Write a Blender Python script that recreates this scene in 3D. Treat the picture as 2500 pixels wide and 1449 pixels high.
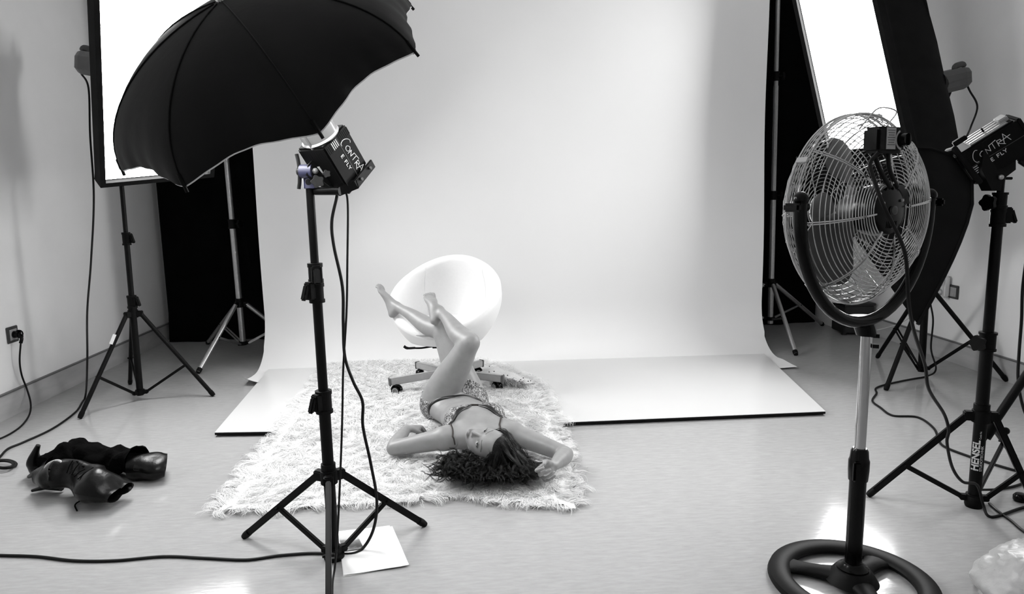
import bpy, bmesh, math, random
import numpy as np
from mathutils import Vector, Matrix
from mathutils.bvhtree import BVHTree

for o in list(bpy.data.objects): bpy.data.objects.remove(o)
scene = bpy.context.scene
COL = scene.collection
random.seed(7); rng = np.random.default_rng(7)
PI = math.pi

# ------------------------------------------------------------------ camera
FPX = 1690.0; PPX = np.array([1250.0, 724.5]); CAMH = 1.2
def _cam(p): return np.array([p[0]-PPX[0], -(p[1]-PPX[1]), -FPX])
_dy = _cam((1149, 468)); _dy /= np.linalg.norm(_dy)
_dz = -_cam((1455, 11800)); _dz /= np.linalg.norm(_dz)
_dz -= _dz.dot(_dy)*_dy; _dz /= np.linalg.norm(_dz)
ROT = np.array([np.cross(_dy, _dz), _dy, _dz])
EYE = np.array([0, 0, CAMH])
def ray(x, y):
    v = ROT @ _cam((x, y)); return v/np.linalg.norm(v)
def fl(x, y, z=0.0):
    """point of the place at height z that is sighted at photo pixel x, y"""
    d = ray(x, y); return EYE + d*((z-CAMH)/d[2])
def at(x, y, Y):
    """point of the place at depth Y that is sighted at photo pixel x, y"""
    d = ray(x, y); return EYE + d*(Y/d[1])
cd = bpy.data.cameras.new('camera'); cam = bpy.data.objects.new('camera', cd); COL.objects.link(cam)
cd.sensor_fit = 'HORIZONTAL'; cd.sensor_width = 36.0; cd.lens = 36.0*FPX/2500.0
cd.clip_start = 0.02; cd.clip_end = 60
cam.matrix_world = Matrix([list(ROT[0])+[0], list(ROT[1])+[0], list(ROT[2])+[CAMH], [0, 0, 0, 1]])
scene.camera = cam

# ------------------------------------------------------------------ world, lamps, exposure
w = bpy.data.worlds.new('studio_world'); scene.world = w; w.use_nodes = True
w.node_tree.nodes['Background'].inputs[0].default_value = (1, 1, 1, 1)
w.node_tree.nodes['Background'].inputs[1].default_value = 0.02
scene.view_settings.view_transform = 'Standard'
scene.view_settings.look = 'None'
scene.view_settings.gamma = 1.0
scene.view_settings.use_curve_mapping = False
scene.view_settings.exposure = 0.34
scene.cycles.use_denoising = True
scene.cycles.max_bounces = 14
scene.cycles.transparent_max_bounces = 32
scene.cycles.diffuse_bounces = 12
E_LEFT_BOX = 25.0       # emission of the strip softbox diffusers
E_RIGHT_BOX = 23.0
E_FRONT_BOX = 6.0       # black softbox beside the fan
P_UMBRELLA = 22.0      # strobe firing into the umbrella (W)

# ------------------------------------------------------------------ materials
def s2l(v):
    v = v/255.0
    return v/12.92 if v <= 0.04045 else ((v+0.055)/1.055)**2.4
def mat(name, g, rough=0.5, metal=0.0, var=0.06, scale=30.0, bump=0.0, bscale=None, tint=(1, 1, 1),
        stretch=None, spec=0.5, coat=0.0, sheen=0.0, trans=0.0):
    m = bpy.data.materials.new(name); m.use_nodes = True
    nt = m.node_tree; N = nt.nodes; L = nt.links
    b = N['Principled BSDF']
    lin = s2l(g)
    tc = N.new('ShaderNodeTexCoord')
    src = tc.outputs['Object']
    if stretch:
        mp = N.new('ShaderNodeMapping'); mp.inputs['Scale'].default_value = stretch
        L.new(src, mp.inputs['Vector']); src = mp.outputs['Vector']
    nz = N.new('ShaderNodeTexNoise'); nz.inputs['Scale'].default_value = scale
    nz.inputs['Detail'].default_value = 4
    L.new(src, nz.inputs['Vector'])
    rp = N.new('ShaderNodeValToRGB')
    lo, hi = lin*(1-var), lin*(1+var)
    rp.color_ramp.elements[0].position = 0.3; rp.color_ramp.elements[1].position = 0.7
    rp.color_ramp.elements[0].color = (lo*tint[0], lo*tint[1], lo*tint[2], 1)
    rp.color_ramp.elements[1].color = (hi*tint[0], hi*tint[1], hi*tint[2], 1)
    L.new(nz.outputs['Fac'], rp.inputs['Fac']); L.new(rp.outputs['Color'], b.inputs['Base Color'])
    b.inputs['Roughness'].default_value = rough
    b.inputs['Metallic'].default_value = metal
    b.inputs['Specular IOR Level'].default_value = spec
    if coat: b.inputs['Coat Weight'].default_value = coat; b.inputs['Coat Roughness'].default_value = 0.08
    if sheen: b.inputs['Sheen Weight'].default_value = sheen
    if trans: b.inputs['Transmission Weight'].default_value = trans
    if bump:
        bz = N.new('ShaderNodeTexNoise'); bz.inputs['Scale'].default_value = bscale or scale
        bz.inputs['Detail'].default_value = 5
        L.new(src, bz.inputs['Vector'])
        bp = N.new('ShaderNodeBump'); bp.inputs['Strength'].default_value = bump; bp.inputs['Distance'].default_value = 0.01
        L.new(bz.outputs['Fac'], bp.inputs['Height']); L.new(bp.outputs['Normal'], b.inputs['Normal'])
    return m
def emit(name, strength, g=1.0):
    m = bpy.data.materials.new(name); m.use_nodes = True
    b = m.node_tree.nodes['Principled BSDF']
    b.inputs['Base Color'].default_value = (.8, .8, .8, 1)
    b.inputs['Emission Color'].default_value = (g, g, g, 1)
    b.inputs['Emission Strength'].default_value = strength
    return m
M = {}
M['wall'] = mat('wall_paint', 230, .7, var=.02, scale=4, bump=.04, bscale=160)
M['ceiling'] = mat('ceiling_paint', 235, .8, var=.02, scale=3)
M['base'] = mat('stone_skirting', 168, .45, var=.14, scale=5, bump=.03, bscale=60, stretch=(1, .6, 2.5))
M['black_cloth'] = mat('black_molton', 9, .95, var=.3, scale=6, bump=.3, bscale=5, spec=.05)
M['paper'] = mat('seamless_paper', 224, .75, var=.01, scale=2, bump=.02, bscale=3)
M['board'] = mat('white_laminate', 205, .22, var=.01, scale=3, spec=.4)
M['black'] = mat('black_powder_coat', 7, .42, var=.2, scale=40, spec=.13)
M['blackm'] = mat('black_matte_plastic', 7, .55, var=.2, scale=60, spec=.12)
M['glossblack'] = mat('black_gloss_plastic', 5, .2, var=.15, scale=30, spec=.16)
M['cloth'] = mat('black_nylon', 13, .75, var=.35, scale=14, bump=.15, bscale=9, spec=.12)
M['umb'] = mat('black_umbrella_nylon', 11, .62, var=.35, scale=7, bump=.12, bscale=16, spec=.16)
M['silver_in'] = mat('umbrella_silver_lining', 232, .45, metal=0.0, var=.03, scale=20)
M['alu'] = mat('brushed_aluminium', 175, .34, metal=.85, var=.08, scale=60)
M['chrome'] = mat('chrome_plated_steel', 200, .12, metal=1.0, var=.04, scale=40)
M['wire'] = mat('nickel_wire', 185, .2, metal=.9, var=.05, scale=40)
M['grey'] = mat('grey_plastic', 92, .45, var=.08, scale=40)
M['greyd'] = mat('dark_grey_plastic', 62, .5, var=.1, scale=40)
M['lightgrey'] = mat('light_grey_metal', 150, .4, var=.05, scale=30)
M['white'] = mat('white_plastic', 215, .35, var=.02, scale=30)
M['knob'] = mat('charcoal_plastic', 36, .5, var=.1, scale=40, spec=.2)
M['slot'] = mat('dark_slot', 18, .6, var=.1, scale=40, spec=.1)
M['letter'] = mat('white_lettering', 205, .6, var=.03, scale=50)
M['leather'] = mat('white_leatherette', 226, .42, var=.012, scale=60, bump=.03, bscale=220)
M['piping'] = mat('grey_seam', 150, .6, var=.05, scale=60)
M['cable'] = mat('black_rubber_cable', 16, .5, var=.15, scale=50, spec=.2)
M['cablew'] = mat('white_cable', 190, .5, var=.05, scale=50)
M['blue'] = mat('violet_blue_cast_metal', 54, .35, var=.1, scale=40, tint=(.82, .86, 1.75))
M['bootl'] = mat('black_boot_leather', 6, .32, var=.3, scale=25, bump=.35, bscale=18, spec=.2)
M['bootv'] = mat('black_velvet', 4, .95, var=.5, scale=30, bump=.6, bscale=45, spec=.05)
M['lining'] = mat('pale_boot_lining', 175, .8, var=.12, scale=30, bump=.3, bscale=30)
M['sheet'] = mat('white_print_paper', 236, .5, var=.01, scale=5)
M['bag'] = mat('white_plastic_bag', 168, .4, var=.05, scale=8, bump=.5, bscale=22)
M['glass'] = mat('frosted_glass_dome', 128, .2, var=.04, scale=20)
M['darkwood'] = mat('dark_brown_wood', 34, .5, var=.3, scale=4, stretch=(1, 8, 1))
M['blade'] = mat('fan_blade_grey', 62, .35, metal=.3, var=.05, scale=12)
M['hair'] = mat('black_brown_hair', 5, .42, var=.35, scale=60, spec=.35)
M['canvas'] = mat('rug_canvas_backing', 200, .9, var=.1, scale=90, bump=.3, bscale=150)
M['satin'] = mat('black_satin', 15, .38, var=.15, scale=40)
M['strap'] = mat('dark_brown_strap', 30, .5, var=.15, scale=60, tint=(1.35, .95, .8))

# ------------------------------------------------------------------ mesh helpers
ORG = {}
def _v(p): return np.array(p, float)
def unit(v):
    v = _v(v); return v/(np.linalg.norm(v)+1e-12)
def frame(d, up=(0, 0, 1)):
    """two unit vectors square to d"""
    d = unit(d); a = np.cross(d, _v(up))
    if np.linalg.norm(a) < 1e-4: a = np.cross(d, (1, 0, 0))
    a = unit(a); return a, np.cross(a, d)
class MB:
    def __init__(s): s.v = []; s.f = []
    def add(s, vs, fs):
        o = len(s.v); s.v.extend([tuple(map(float, p)) for p in vs]); s.f.extend([tuple(i+o for i in f) for f in fs]); return s
    def box(s, c, size, ax=None, bev=0.0):
        c = _v(c); h = _v(size)/2
        A = np.eye(3) if ax is None else np.array([unit(a) for a in ax])
        if bev <= 0:
            vs = [c+A.T@(h*_v((i, j, k))) for i in (-1, 1) for j in (-1, 1) for k in (-1, 1)]
            fs = [(0, 1, 3, 2), (4, 6, 7, 5), (0, 4, 5, 1), (2, 3, 7, 6), (0, 2, 6, 4), (1, 5, 7, 3)]
            return s.add(vs, fs)
        b = bmesh.new(); bmesh.ops.create_cube(b, size=1.0)
        for q in b.verts: q.co = Vector((q.co.x*size[0], q.co.y*size[1], q.co.z*size[2]))
        bmesh.ops.bevel(b, geom=b.edges[:], offset=bev, segments=2, affect='EDGES')
        b.verts.ensure_lookup_table()
        vs = [c+A.T@_v(q.co) for q in b.verts]; fs = [[q.index for q in f.verts] for f in b.faces]
        b.free(); return s.add(vs, fs)
    def cyl(s, p0, p1, r0, r1=None, n=16, cap=True):
        p0 = _v(p0); p1 = _v(p1); r1 = r0 if r1 is None else r1
        a, b = frame(p1-p0)
        vs = []
        for p, r in ((p0, r0), (p1, r1)):
            vs += [p+r*(math.cos(2*PI*i/n)*a+math.sin(2*PI*i/n)*b) for i in range(n)]
        fs = [(i, (i+1) % n, n+(i+1) % n, n+i) for i in range(n)]
        if cap: fs += [tuple(range(n))[::-1], tuple(range(n, 2*n))]
        return s.add(vs, fs)
    def tube(s, path, r, n=8, closed=False, cap=True, flat=None):
        """sweep of a circle (or of an ellipse: flat = (ratio, axis)) along a path"""
        P = [_v(p) for p in path]; m = len(P)
        R = r if hasattr(r, '__len__') else [r]*m
        vs = []; a = None
        for i in range(m):
            if closed: t = P[(i+1) % m]-P[i-1]
            else: t = P[min(i+1, m-1)]-P[max(i-1, 0)]
            t = unit(t)
            if flat is not None:
                a = unit(np.cross(t, _v(flat[1])))
            elif a is None: a, _ = frame(t)
            else:
                a = a-t*a.dot(t); a = unit(a)
            b = np.cross(t, a)
            k = 1.0 if flat is None else flat[0]
            vs += [P[i]+R[i]*(math.cos(2*PI*j/n)*a+k*math.sin(2*PI*j/n)*b) for j in range(n)]
        fs = []
        for i in range(m if closed else m-1):
            q = (i+1) % m
            fs += [(i*n+j, i*n+(j+1) % n, q*n+(j+1) % n, q*n+j) for j in range(n)]
        if cap and not closed: fs += [tuple(range(n))[::-1], tuple(range((m-1)*n, m*n))]
        return s.add(vs, fs)
    def lathe(s, prof, c, axis=(0, 0, 1), n=32, arc=None):
        """prof: (radius, height) pairs turned about axis through c"""
        c = _v(c); d = unit(axis); a, b = frame(d) if abs(d[2]) < .999 else (_v((1, 0, 0)), _v((0, 1, 0)))
        vs = []
        for r, h in prof:
            vs += [c+d*h+r*(math.cos(2*PI*i/n)*a+math.sin(2*PI*i/n)*b) for i in range(n)]
        fs = []
        for k in range(len(prof)-1):
            fs += [(k*n+i, k*n+(i+1) % n, (k+1)*n+(i+1) % n, (k+1)*n+i) for i in range(n)]
        if prof[0][0] > 1e-5: fs.append(tuple(range(n))[::-1])
        if prof[-1][0] > 1e-5: fs.append(tuple(range((len(prof)-1)*n, len(prof)*n)))
        return s.add(vs, fs)
    def ball(s, c, r, ax=None, n=16, m=10):
        c = _v(c); r = _v(r if hasattr(r, '__len__') else (r, r, r))
        A = np.eye(3) if ax is None else np.array([unit(a) for a in ax])
        vs = [c+A.T@(r*_v((0, 0, -1)))]
        for j in range(1, m):
            t = -PI/2+PI*j/m
            vs += [c+A.T@(r*_v((math.cos(t)*math.cos(2*PI*i/n), math.cos(t)*math.sin(2*PI*i/n), math.sin(t)))) for i in range(n)]
        vs.append(c+A.T@(r*_v((0, 0, 1))))
        fs = [(0, 1+(i+1) % n, 1+i) for i in range(n)]
        for j in range(m-2):
            o = 1+j*n
            fs += [(o+i, o+(i+1) % n, o+n+(i+1) % n, o+n+i) for i in range(n)]
        o = 1+(m-2)*n; t = len(vs)-1
        fs += [(o+i, o+(i+1) % n, t) for i in range(n)]
        return s.add(vs, fs)
    def loft(s, st, n=24):
        """st: list of (centre, half-axis vector A, half-axis vector B); closed ends rounded to a point"""
        vs = []
        for c, A, B in st:
            vs += [_v(c)+math.cos(2*PI*i/n)*_v(A)+math.sin(2*PI*i/n)*_v(B) for i in range(n)]
        fs = []
        for k in range(len(st)-1):
            fs += [(k*n+i, k*n+(i+1) % n, (k+1)*n+(i+1) % n, (k+1)*n+i) for i in range(n)]
        vs.append(_v(st[0][0])); vs.append(_v(st[-1][0])); q = len(vs)
        fs += [(q-2, (i+1) % n, i) for i in range(n)]
        o = (len(st)-1)*n
        fs += [(q-1, o+i, o+(i+1) % n) for i in range(n)]
        return s.add(vs, fs)
    def grid(s, P):
        """P: rows of points"""
        r = len(P); c = len(P[0]); o = len(s.v)
        return s.add([p for row in P for p in row],
                     [(i*c+j, i*c+j+1, (i+1)*c+j+1, (i+1)*c+j) for i in range(r-1) for j in range(c-1)])
    def prism(s, poly, c, ux, uy, un, t):
        """flat outline (2-D) in the plane ux, uy at c, thickened by t along un"""
        c = _v(c); ux = _v(ux); uy = _v(uy); un = _v(un); n = len(poly)
        vs = [c+ux*x+uy*y for x, y in poly]+[c+ux*x+uy*y+un*t for x, y in poly]
        fs = [tuple(range(n))[::-1], tuple(range(n, 2*n))]+[(i, (i+1) % n, n+(i+1) % n, n+i) for i in range(n)]
        return s.add(vs, fs)
    def build(s, name, m, parent=None, smooth=None, fix=True):
        off = ORG.get(parent.name, np.zeros(3)) if parent is not None else np.zeros(3)
        me = bpy.data.meshes.new(name)
        me.from_pydata([tuple(_v(p)-off) for p in s.v] if off.any() else s.v, [], s.f)
        if fix:
            b = bmesh.new(); b.from_mesh(me); bmesh.ops.recalc_face_normals(b, faces=b.faces); b.to_mesh(me); b.free()
        me.materials.append(M[m] if isinstance(m, str) else m)
        o = bpy.data.objects.new(name, me); COL.objects.link(o)
        if smooth is None: smooth = True
        if smooth:
            me.polygons.foreach_set('use_smooth', [True]*len(me.polygons))
            try: me.set_sharp_from_angle(angle=math.radians(40))
            except Exception: pass
        me.update()
        if parent is not None:
            o.parent = parent
        ORG[o.name] = off
        return o
def tag(o, label=None, cat=None, group=None, kind=None):
    if label: o['label'] = label
    if cat: o['category'] = cat
    if group: o['group'] = group
    if kind: o['kind'] = kind
    return o
def thing(name, loc, label, cat, group=None):
    o = bpy.data.objects.new(name, None); COL.objects.link(o); o.empty_display_size = .05
    o.location = tuple(map(float, loc)); ORG[o.name] = _v(loc)
    return tag(o, label, cat, group)
def solo(name, mb, m, label, cat, group=None, smooth=None, loc=None):
    """a thing that is one mesh, its origin at its base"""
    P = np.array(mb.v); c = _v(loc) if loc is not None else np.array([P[:, 0].mean(), P[:, 1].mean(), P[:, 2].min()])
    mb.v = [tuple(p) for p in P-c]
    o = mb.build(name, m, None, smooth); o.location = tuple(c); ORG[o.name] = c
    return tag(o, label, cat, group)
def spline(pts, k=8, closed=False):
    """Catmull-Rom through the points"""
    P = [_v(p) for p in pts]; n = len(P); out = []
    rngi = range(n if closed else n-1)
    for i in rngi:
        p1 = P[i]; p2 = P[(i+1) % n]
        p0 = P[i-1] if (i > 0 or closed) else 2*p1-p2
        p3 = P[(i+2) % n] if (i+2 < n or closed) else 2*p2-p1
        for j in range(k):
            t = j/k
            out.append(.5*((2*p1)+(-p0+p2)*t+(2*p0-5*p1+4*p2-p3)*t*t+(-p0+3*p1-3*p2+p3)*t**3))
    if not closed: out.append(P[-1])
    return out
def structure(name, mb, m, smooth=False):
    o = mb.build(name, m, None, smooth); o['kind'] = 'structure'; return o
# ------------------------------------------------------------------ the room
XL, XR, YB, YF, ZC = -2.62, 3.24, 6.02, -2.2, 3.3
fm = bpy.data.materials.new('linoleum_floor'); fm.use_nodes = True
nt = fm.node_tree; N = nt.nodes; L = nt.links; b = N['Principled BSDF']
tc = N.new('ShaderNodeTexCoord')
mp = N.new('ShaderNodeMapping'); mp.inputs['Scale'].default_value = (5, 24, 1); L.new(tc.outputs['Object'], mp.inputs['Vector'])
n1 = N.new('ShaderNodeTexNoise'); n1.inputs['Scale'].default_value = 3.0; n1.inputs['Detail'].default_value = 8; n1.inputs['Roughness'].default_value = .62
L.new(mp.outputs['Vector'], n1.inputs['Vector'])
mp2 = N.new('ShaderNodeMapping'); mp2.inputs['Scale'].default_value = (9, 95, 1); mp2.inputs['Rotation'].default_value = (0, 0, .03)
L.new(tc.outputs['Object'], mp2.inputs['Vector'])
n2 = N.new('ShaderNodeTexNoise'); n2.inputs['Scale'].default_value = 2.2; n2.inputs['Detail'].default_value = 5
L.new(mp2.outputs['Vector'], n2.inputs['Vector'])
rp = N.new('ShaderNodeValToRGB')
for e, (p, g) in zip([rp.color_ramp.elements[0], rp.color_ramp.elements[1]], ((.25, 152), (.75, 169))):
    e.position = p; e.color = (s2l(g),)*3+(1,)
L.new(n1.outputs['Fac'], rp.inputs['Fac'])
rp2 = N.new('ShaderNodeValToRGB'); rp2.color_ramp.elements[0].position = .25; rp2.color_ramp.elements[1].position = .36
rp2.color_ramp.elements[0].color = (.74, .74, .74, 1); rp2.color_ramp.elements[1].color = (1, 1, 1, 1)
L.new(n2.outputs['Fac'], rp2.inputs['Fac'])
mx = N.new('ShaderNodeMix'); mx.data_type = 'RGBA'; mx.blend_type = 'MULTIPLY'; mx.inputs[0].default_value = .8
L.new(rp.outputs['Color'], mx.inputs[6]); L.new(rp2.outputs['Color'], mx.inputs[7])
# scuffs
n3 = N.new('ShaderNodeTexNoise'); n3.inputs['Scale'].default_value = 5.5; n3.inputs['Detail'].default_value = 3
mp3 = N.new('ShaderNodeMapping'); mp3.inputs['Scale'].default_value = (1, 2.4, 1); L.new(tc.outputs['Object'], mp3.inputs['Vector']); L.new(mp3.outputs['Vector'], n3.inputs['Vector'])
rp3 = N.new('ShaderNodeValToRGB'); rp3.color_ramp.elements[0].position = .19; rp3.color_ramp.elements[1].position = .235
rp3.color_ramp.elements[0].color = (.45, .45, .45, 1); rp3.color_ramp.elements[1].color = (1, 1, 1, 1)
L.new(n3.outputs['Fac'], rp3.inputs['Fac'])
mx2 = N.new('ShaderNodeMix'); mx2.data_type = 'RGBA'; mx2.blend_type = 'MULTIPLY'; mx2.inputs[0].default_value = .8
L.new(mx.outputs[2], mx2.inputs[6]); L.new(rp3.outputs['Color'], mx2.inputs[7]); L.new(mx2.outputs[2], b.inputs['Base Color'])
b.inputs['Roughness'].default_value = .11
b.inputs['Specular IOR Level'].default_value = .32
bp = N.new('ShaderNodeBump'); bp.inputs['Strength'].default_value = .05; bp.inputs['Distance'].default_value = .004
L.new(n1.outputs['Fac'], bp.inputs['Height']); L.new(bp.outputs['Normal'], b.inputs['Normal'])
M['floor'] = fm
structure('floor', MB().box(((XL+XR)/2, (YB+YF)/2, -.05), (XR-XL+.4, YB-YF+.4, .1)), 'floor')
structure('ceiling', MB().box(((XL+XR)/2, (YB+YF)/2, ZC+.05), (XR-XL+.4, YB-YF+.4, .1)), 'ceiling')
structure('wall_left', MB().box((XL-.1, (YB+YF)/2, ZC/2), (.2, YB-YF, ZC)), 'wall')
structure('wall_right', MB().box((XR+.1, (YB+YF)/2, ZC/2), (.2, YB-YF, ZC)), 'wall')
structure('wall_back', MB().box(((XL+XR)/2, YB+.1, ZC/2), (XR-XL+.4, .2, ZC)), 'wall')
structure('wall_front', MB().box(((XL+XR)/2, YF-.1, ZC/2), (XR-XL+.4, .2, ZC)), 'wall')
BH = .135
bl = MB(); bl.box((XL+.008, (YB+YF)/2, BH/2), (.016, YB-YF, BH)); structure('baseboard_left', bl, 'base')
br = MB(); br.box((XR-.008, (YB+YF)/2, BH/2), (.016, YB-YF, BH)); structure('baseboard_right', br, 'base')
tl = MB(); tl.box((XL+.011, (YB+YF)/2, BH+.004), (.022, YB-YF, .008)); structure('trim_1', tl, 'grey')
tr = MB(); tr.box((XR-.011, (YB+YF)/2, BH+.004), (.022, YB-YF, .008)); structure('trim_2', tr, 'grey')
# pale pilaster in the far right corner
structure('wall_pilaster', MB().box((3.15, 5.78, ZC/2), (.18, .48, ZC)), 'wall')

# black cloth along the back wall, in soft folds
cl = MB(); rows = []
nx = 150
for j in range(14):
    z = 3.1*j/13+.004; r = []
    for i in range(nx+1):
        x = -2.55+(3.02+2.55)*i/nx
        y = 5.86+.022*math.sin(x*9+.6*math.sin(x*2.3))*(1-.25*z/3)+.012*math.sin(x*23+z*.8)
        if j == 0: y -= .03*abs(math.sin(x*3.1))
        r.append((x, y, z))
    rows.append(r)
cl.grid(rows); rows2 = [[(x, y+.006, z) for x, y, z in r] for r in rows]; cl.grid(rows2)
solo('black_curtain', cl, 'black_cloth', 'floor length black cloth hung across the whole back wall', 'curtain')

# white seamless paper: roll high up, sheet hanging, sweep and tongue on the floor
PXL, PXR, PY = -1.49, 2.10, 4.97
bd = thing('paper_backdrop', (.3, PY, 0), 'white seamless paper sweep hanging from a roll behind the chair', 'backdrop')
prof = []
for k in range(20): prof.append((PY-.012*math.sin(k*.5), 2.95-k*(2.95-.36)/19))
for k in range(1, 13):
    t = k/12*PI/2; prof.append((PY-.34*(1-math.cos(t))*.95, .36-.352*math.sin(t)))
prof += [(4.56, .007), (4.48, .006), (4.42, .006), (4.38, .007), (4.345, .008)]
rows = []
for k, (y, z) in enumerate(prof):
    r = []
    for i in range(49):
        u = i/48; x = PXL+(PXR-PXL)*u
        x += .03*(k/19 if k < 20 else 1)*(1 if u > .5 else 0)*(u-.5)*2
        ed = max(0, abs(u-.5)-.44)/.06
        yy, zz = y, z
        if k < 25: yy += -.018*ed*ed+.006*math.sin(u*17+z*2)
        if k > 31 and u < .06:        # curled front left corner
            q = (1-u/.06)*(k-31)/(len(prof)-32)
            zz += .055*q**1.6; x -= .0*q; yy += .03*q
        if k > 31 and u > .95: zz += .008*(u-.95)/.05
        r.append((x, yy, zz))
    rows.append(r)
sh = MB().grid(rows); sh.grid([[(x, y+.0015, z-.0012 if k > 30 else z) for x, y, z in r] for k, r in enumerate(rows)])
sh.build('paper_sheet', 'paper', bd)
MB().cyl((PXL-.02, PY+.045, 2.96), (PXR+.05, PY+.045, 2.96), .045, n=24).build('paper_roll', 'paper', bd)
MB().cyl((PXL-.3, PY+.045, 2.96), (PXR+.32, PY+.045, 2.96), .018, n=12).build('roll_bar', 'alu', bd)
ch = MB()
for k in range(44):
    z = 2.93-k*.047
    ch.tube([(PXR+.055+.012*math.cos(a), PY+.10+.004*math.sin(k), z+.026*math.sin(a)) for a in np.linspace(0, 2*PI, 10)[:-1]], .0035, 5, closed=True)
ch.build('roll_chain', 'blackm', bd)['kind'] = 'stuff'

# two glossy white boards laid on the floor over the paper, side by side
def board(c, label):
    c = [_v(p) for p in c]
    mb = MB(); n = len(c)
    mb.add([p for p in c]+[p+_v((0, 0, .012)) for p in c], [tuple(range(n))[::-1], tuple(range(n, 2*n))]+[(i, (i+1) % n, n+(i+1) % n, n+i) for i in range(n)])
    ctr = sum(c)/n
    t = thing('floor_board', (ctr[0], ctr[1], 0), label, 'board', 'white boards under the rug')
    mb2 = MB(); mb2.add([p+(0, 0, .012) for p in c]+[p+(0, 0, .0145) for p in c], [tuple(range(n))[::-1], tuple(range(n, 2*n))]+[(i, (i+1) % n, n+(i+1) % n, n+i) for i in range(n)])
    mb.build('shade_edge', 'blackm', t, False); mb2.build('white_face', 'board', t, False)  # black slab under the face stands in for the shadow beneath the board
jb = fl(905, 902, .0); jf = fl(830, 1058, .0)
zb = .010
def up(p): return _v((p[0], p[1], zb))
bFL, bBL = fl(525, 1066), fl(657, 909)
bFR, bBR = fl(2015, 1014), fl(1866, 871)
jb = bBL*.72+bBR*.28; jb = _v((-.45, 4.72, 0)); jf = _v((-.43, 3.38, 0))
board([up(bFL), up(jf), up(jb), up(bBL)], 'left white glossy floor board between the left tripod and the rug')
board([up(jf+(.004, 0, 0)), up(bFR), up(bBR), up(jb+(.004, 0, 0))], 'large white glossy floor board spreading to the right of the rug')
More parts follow.
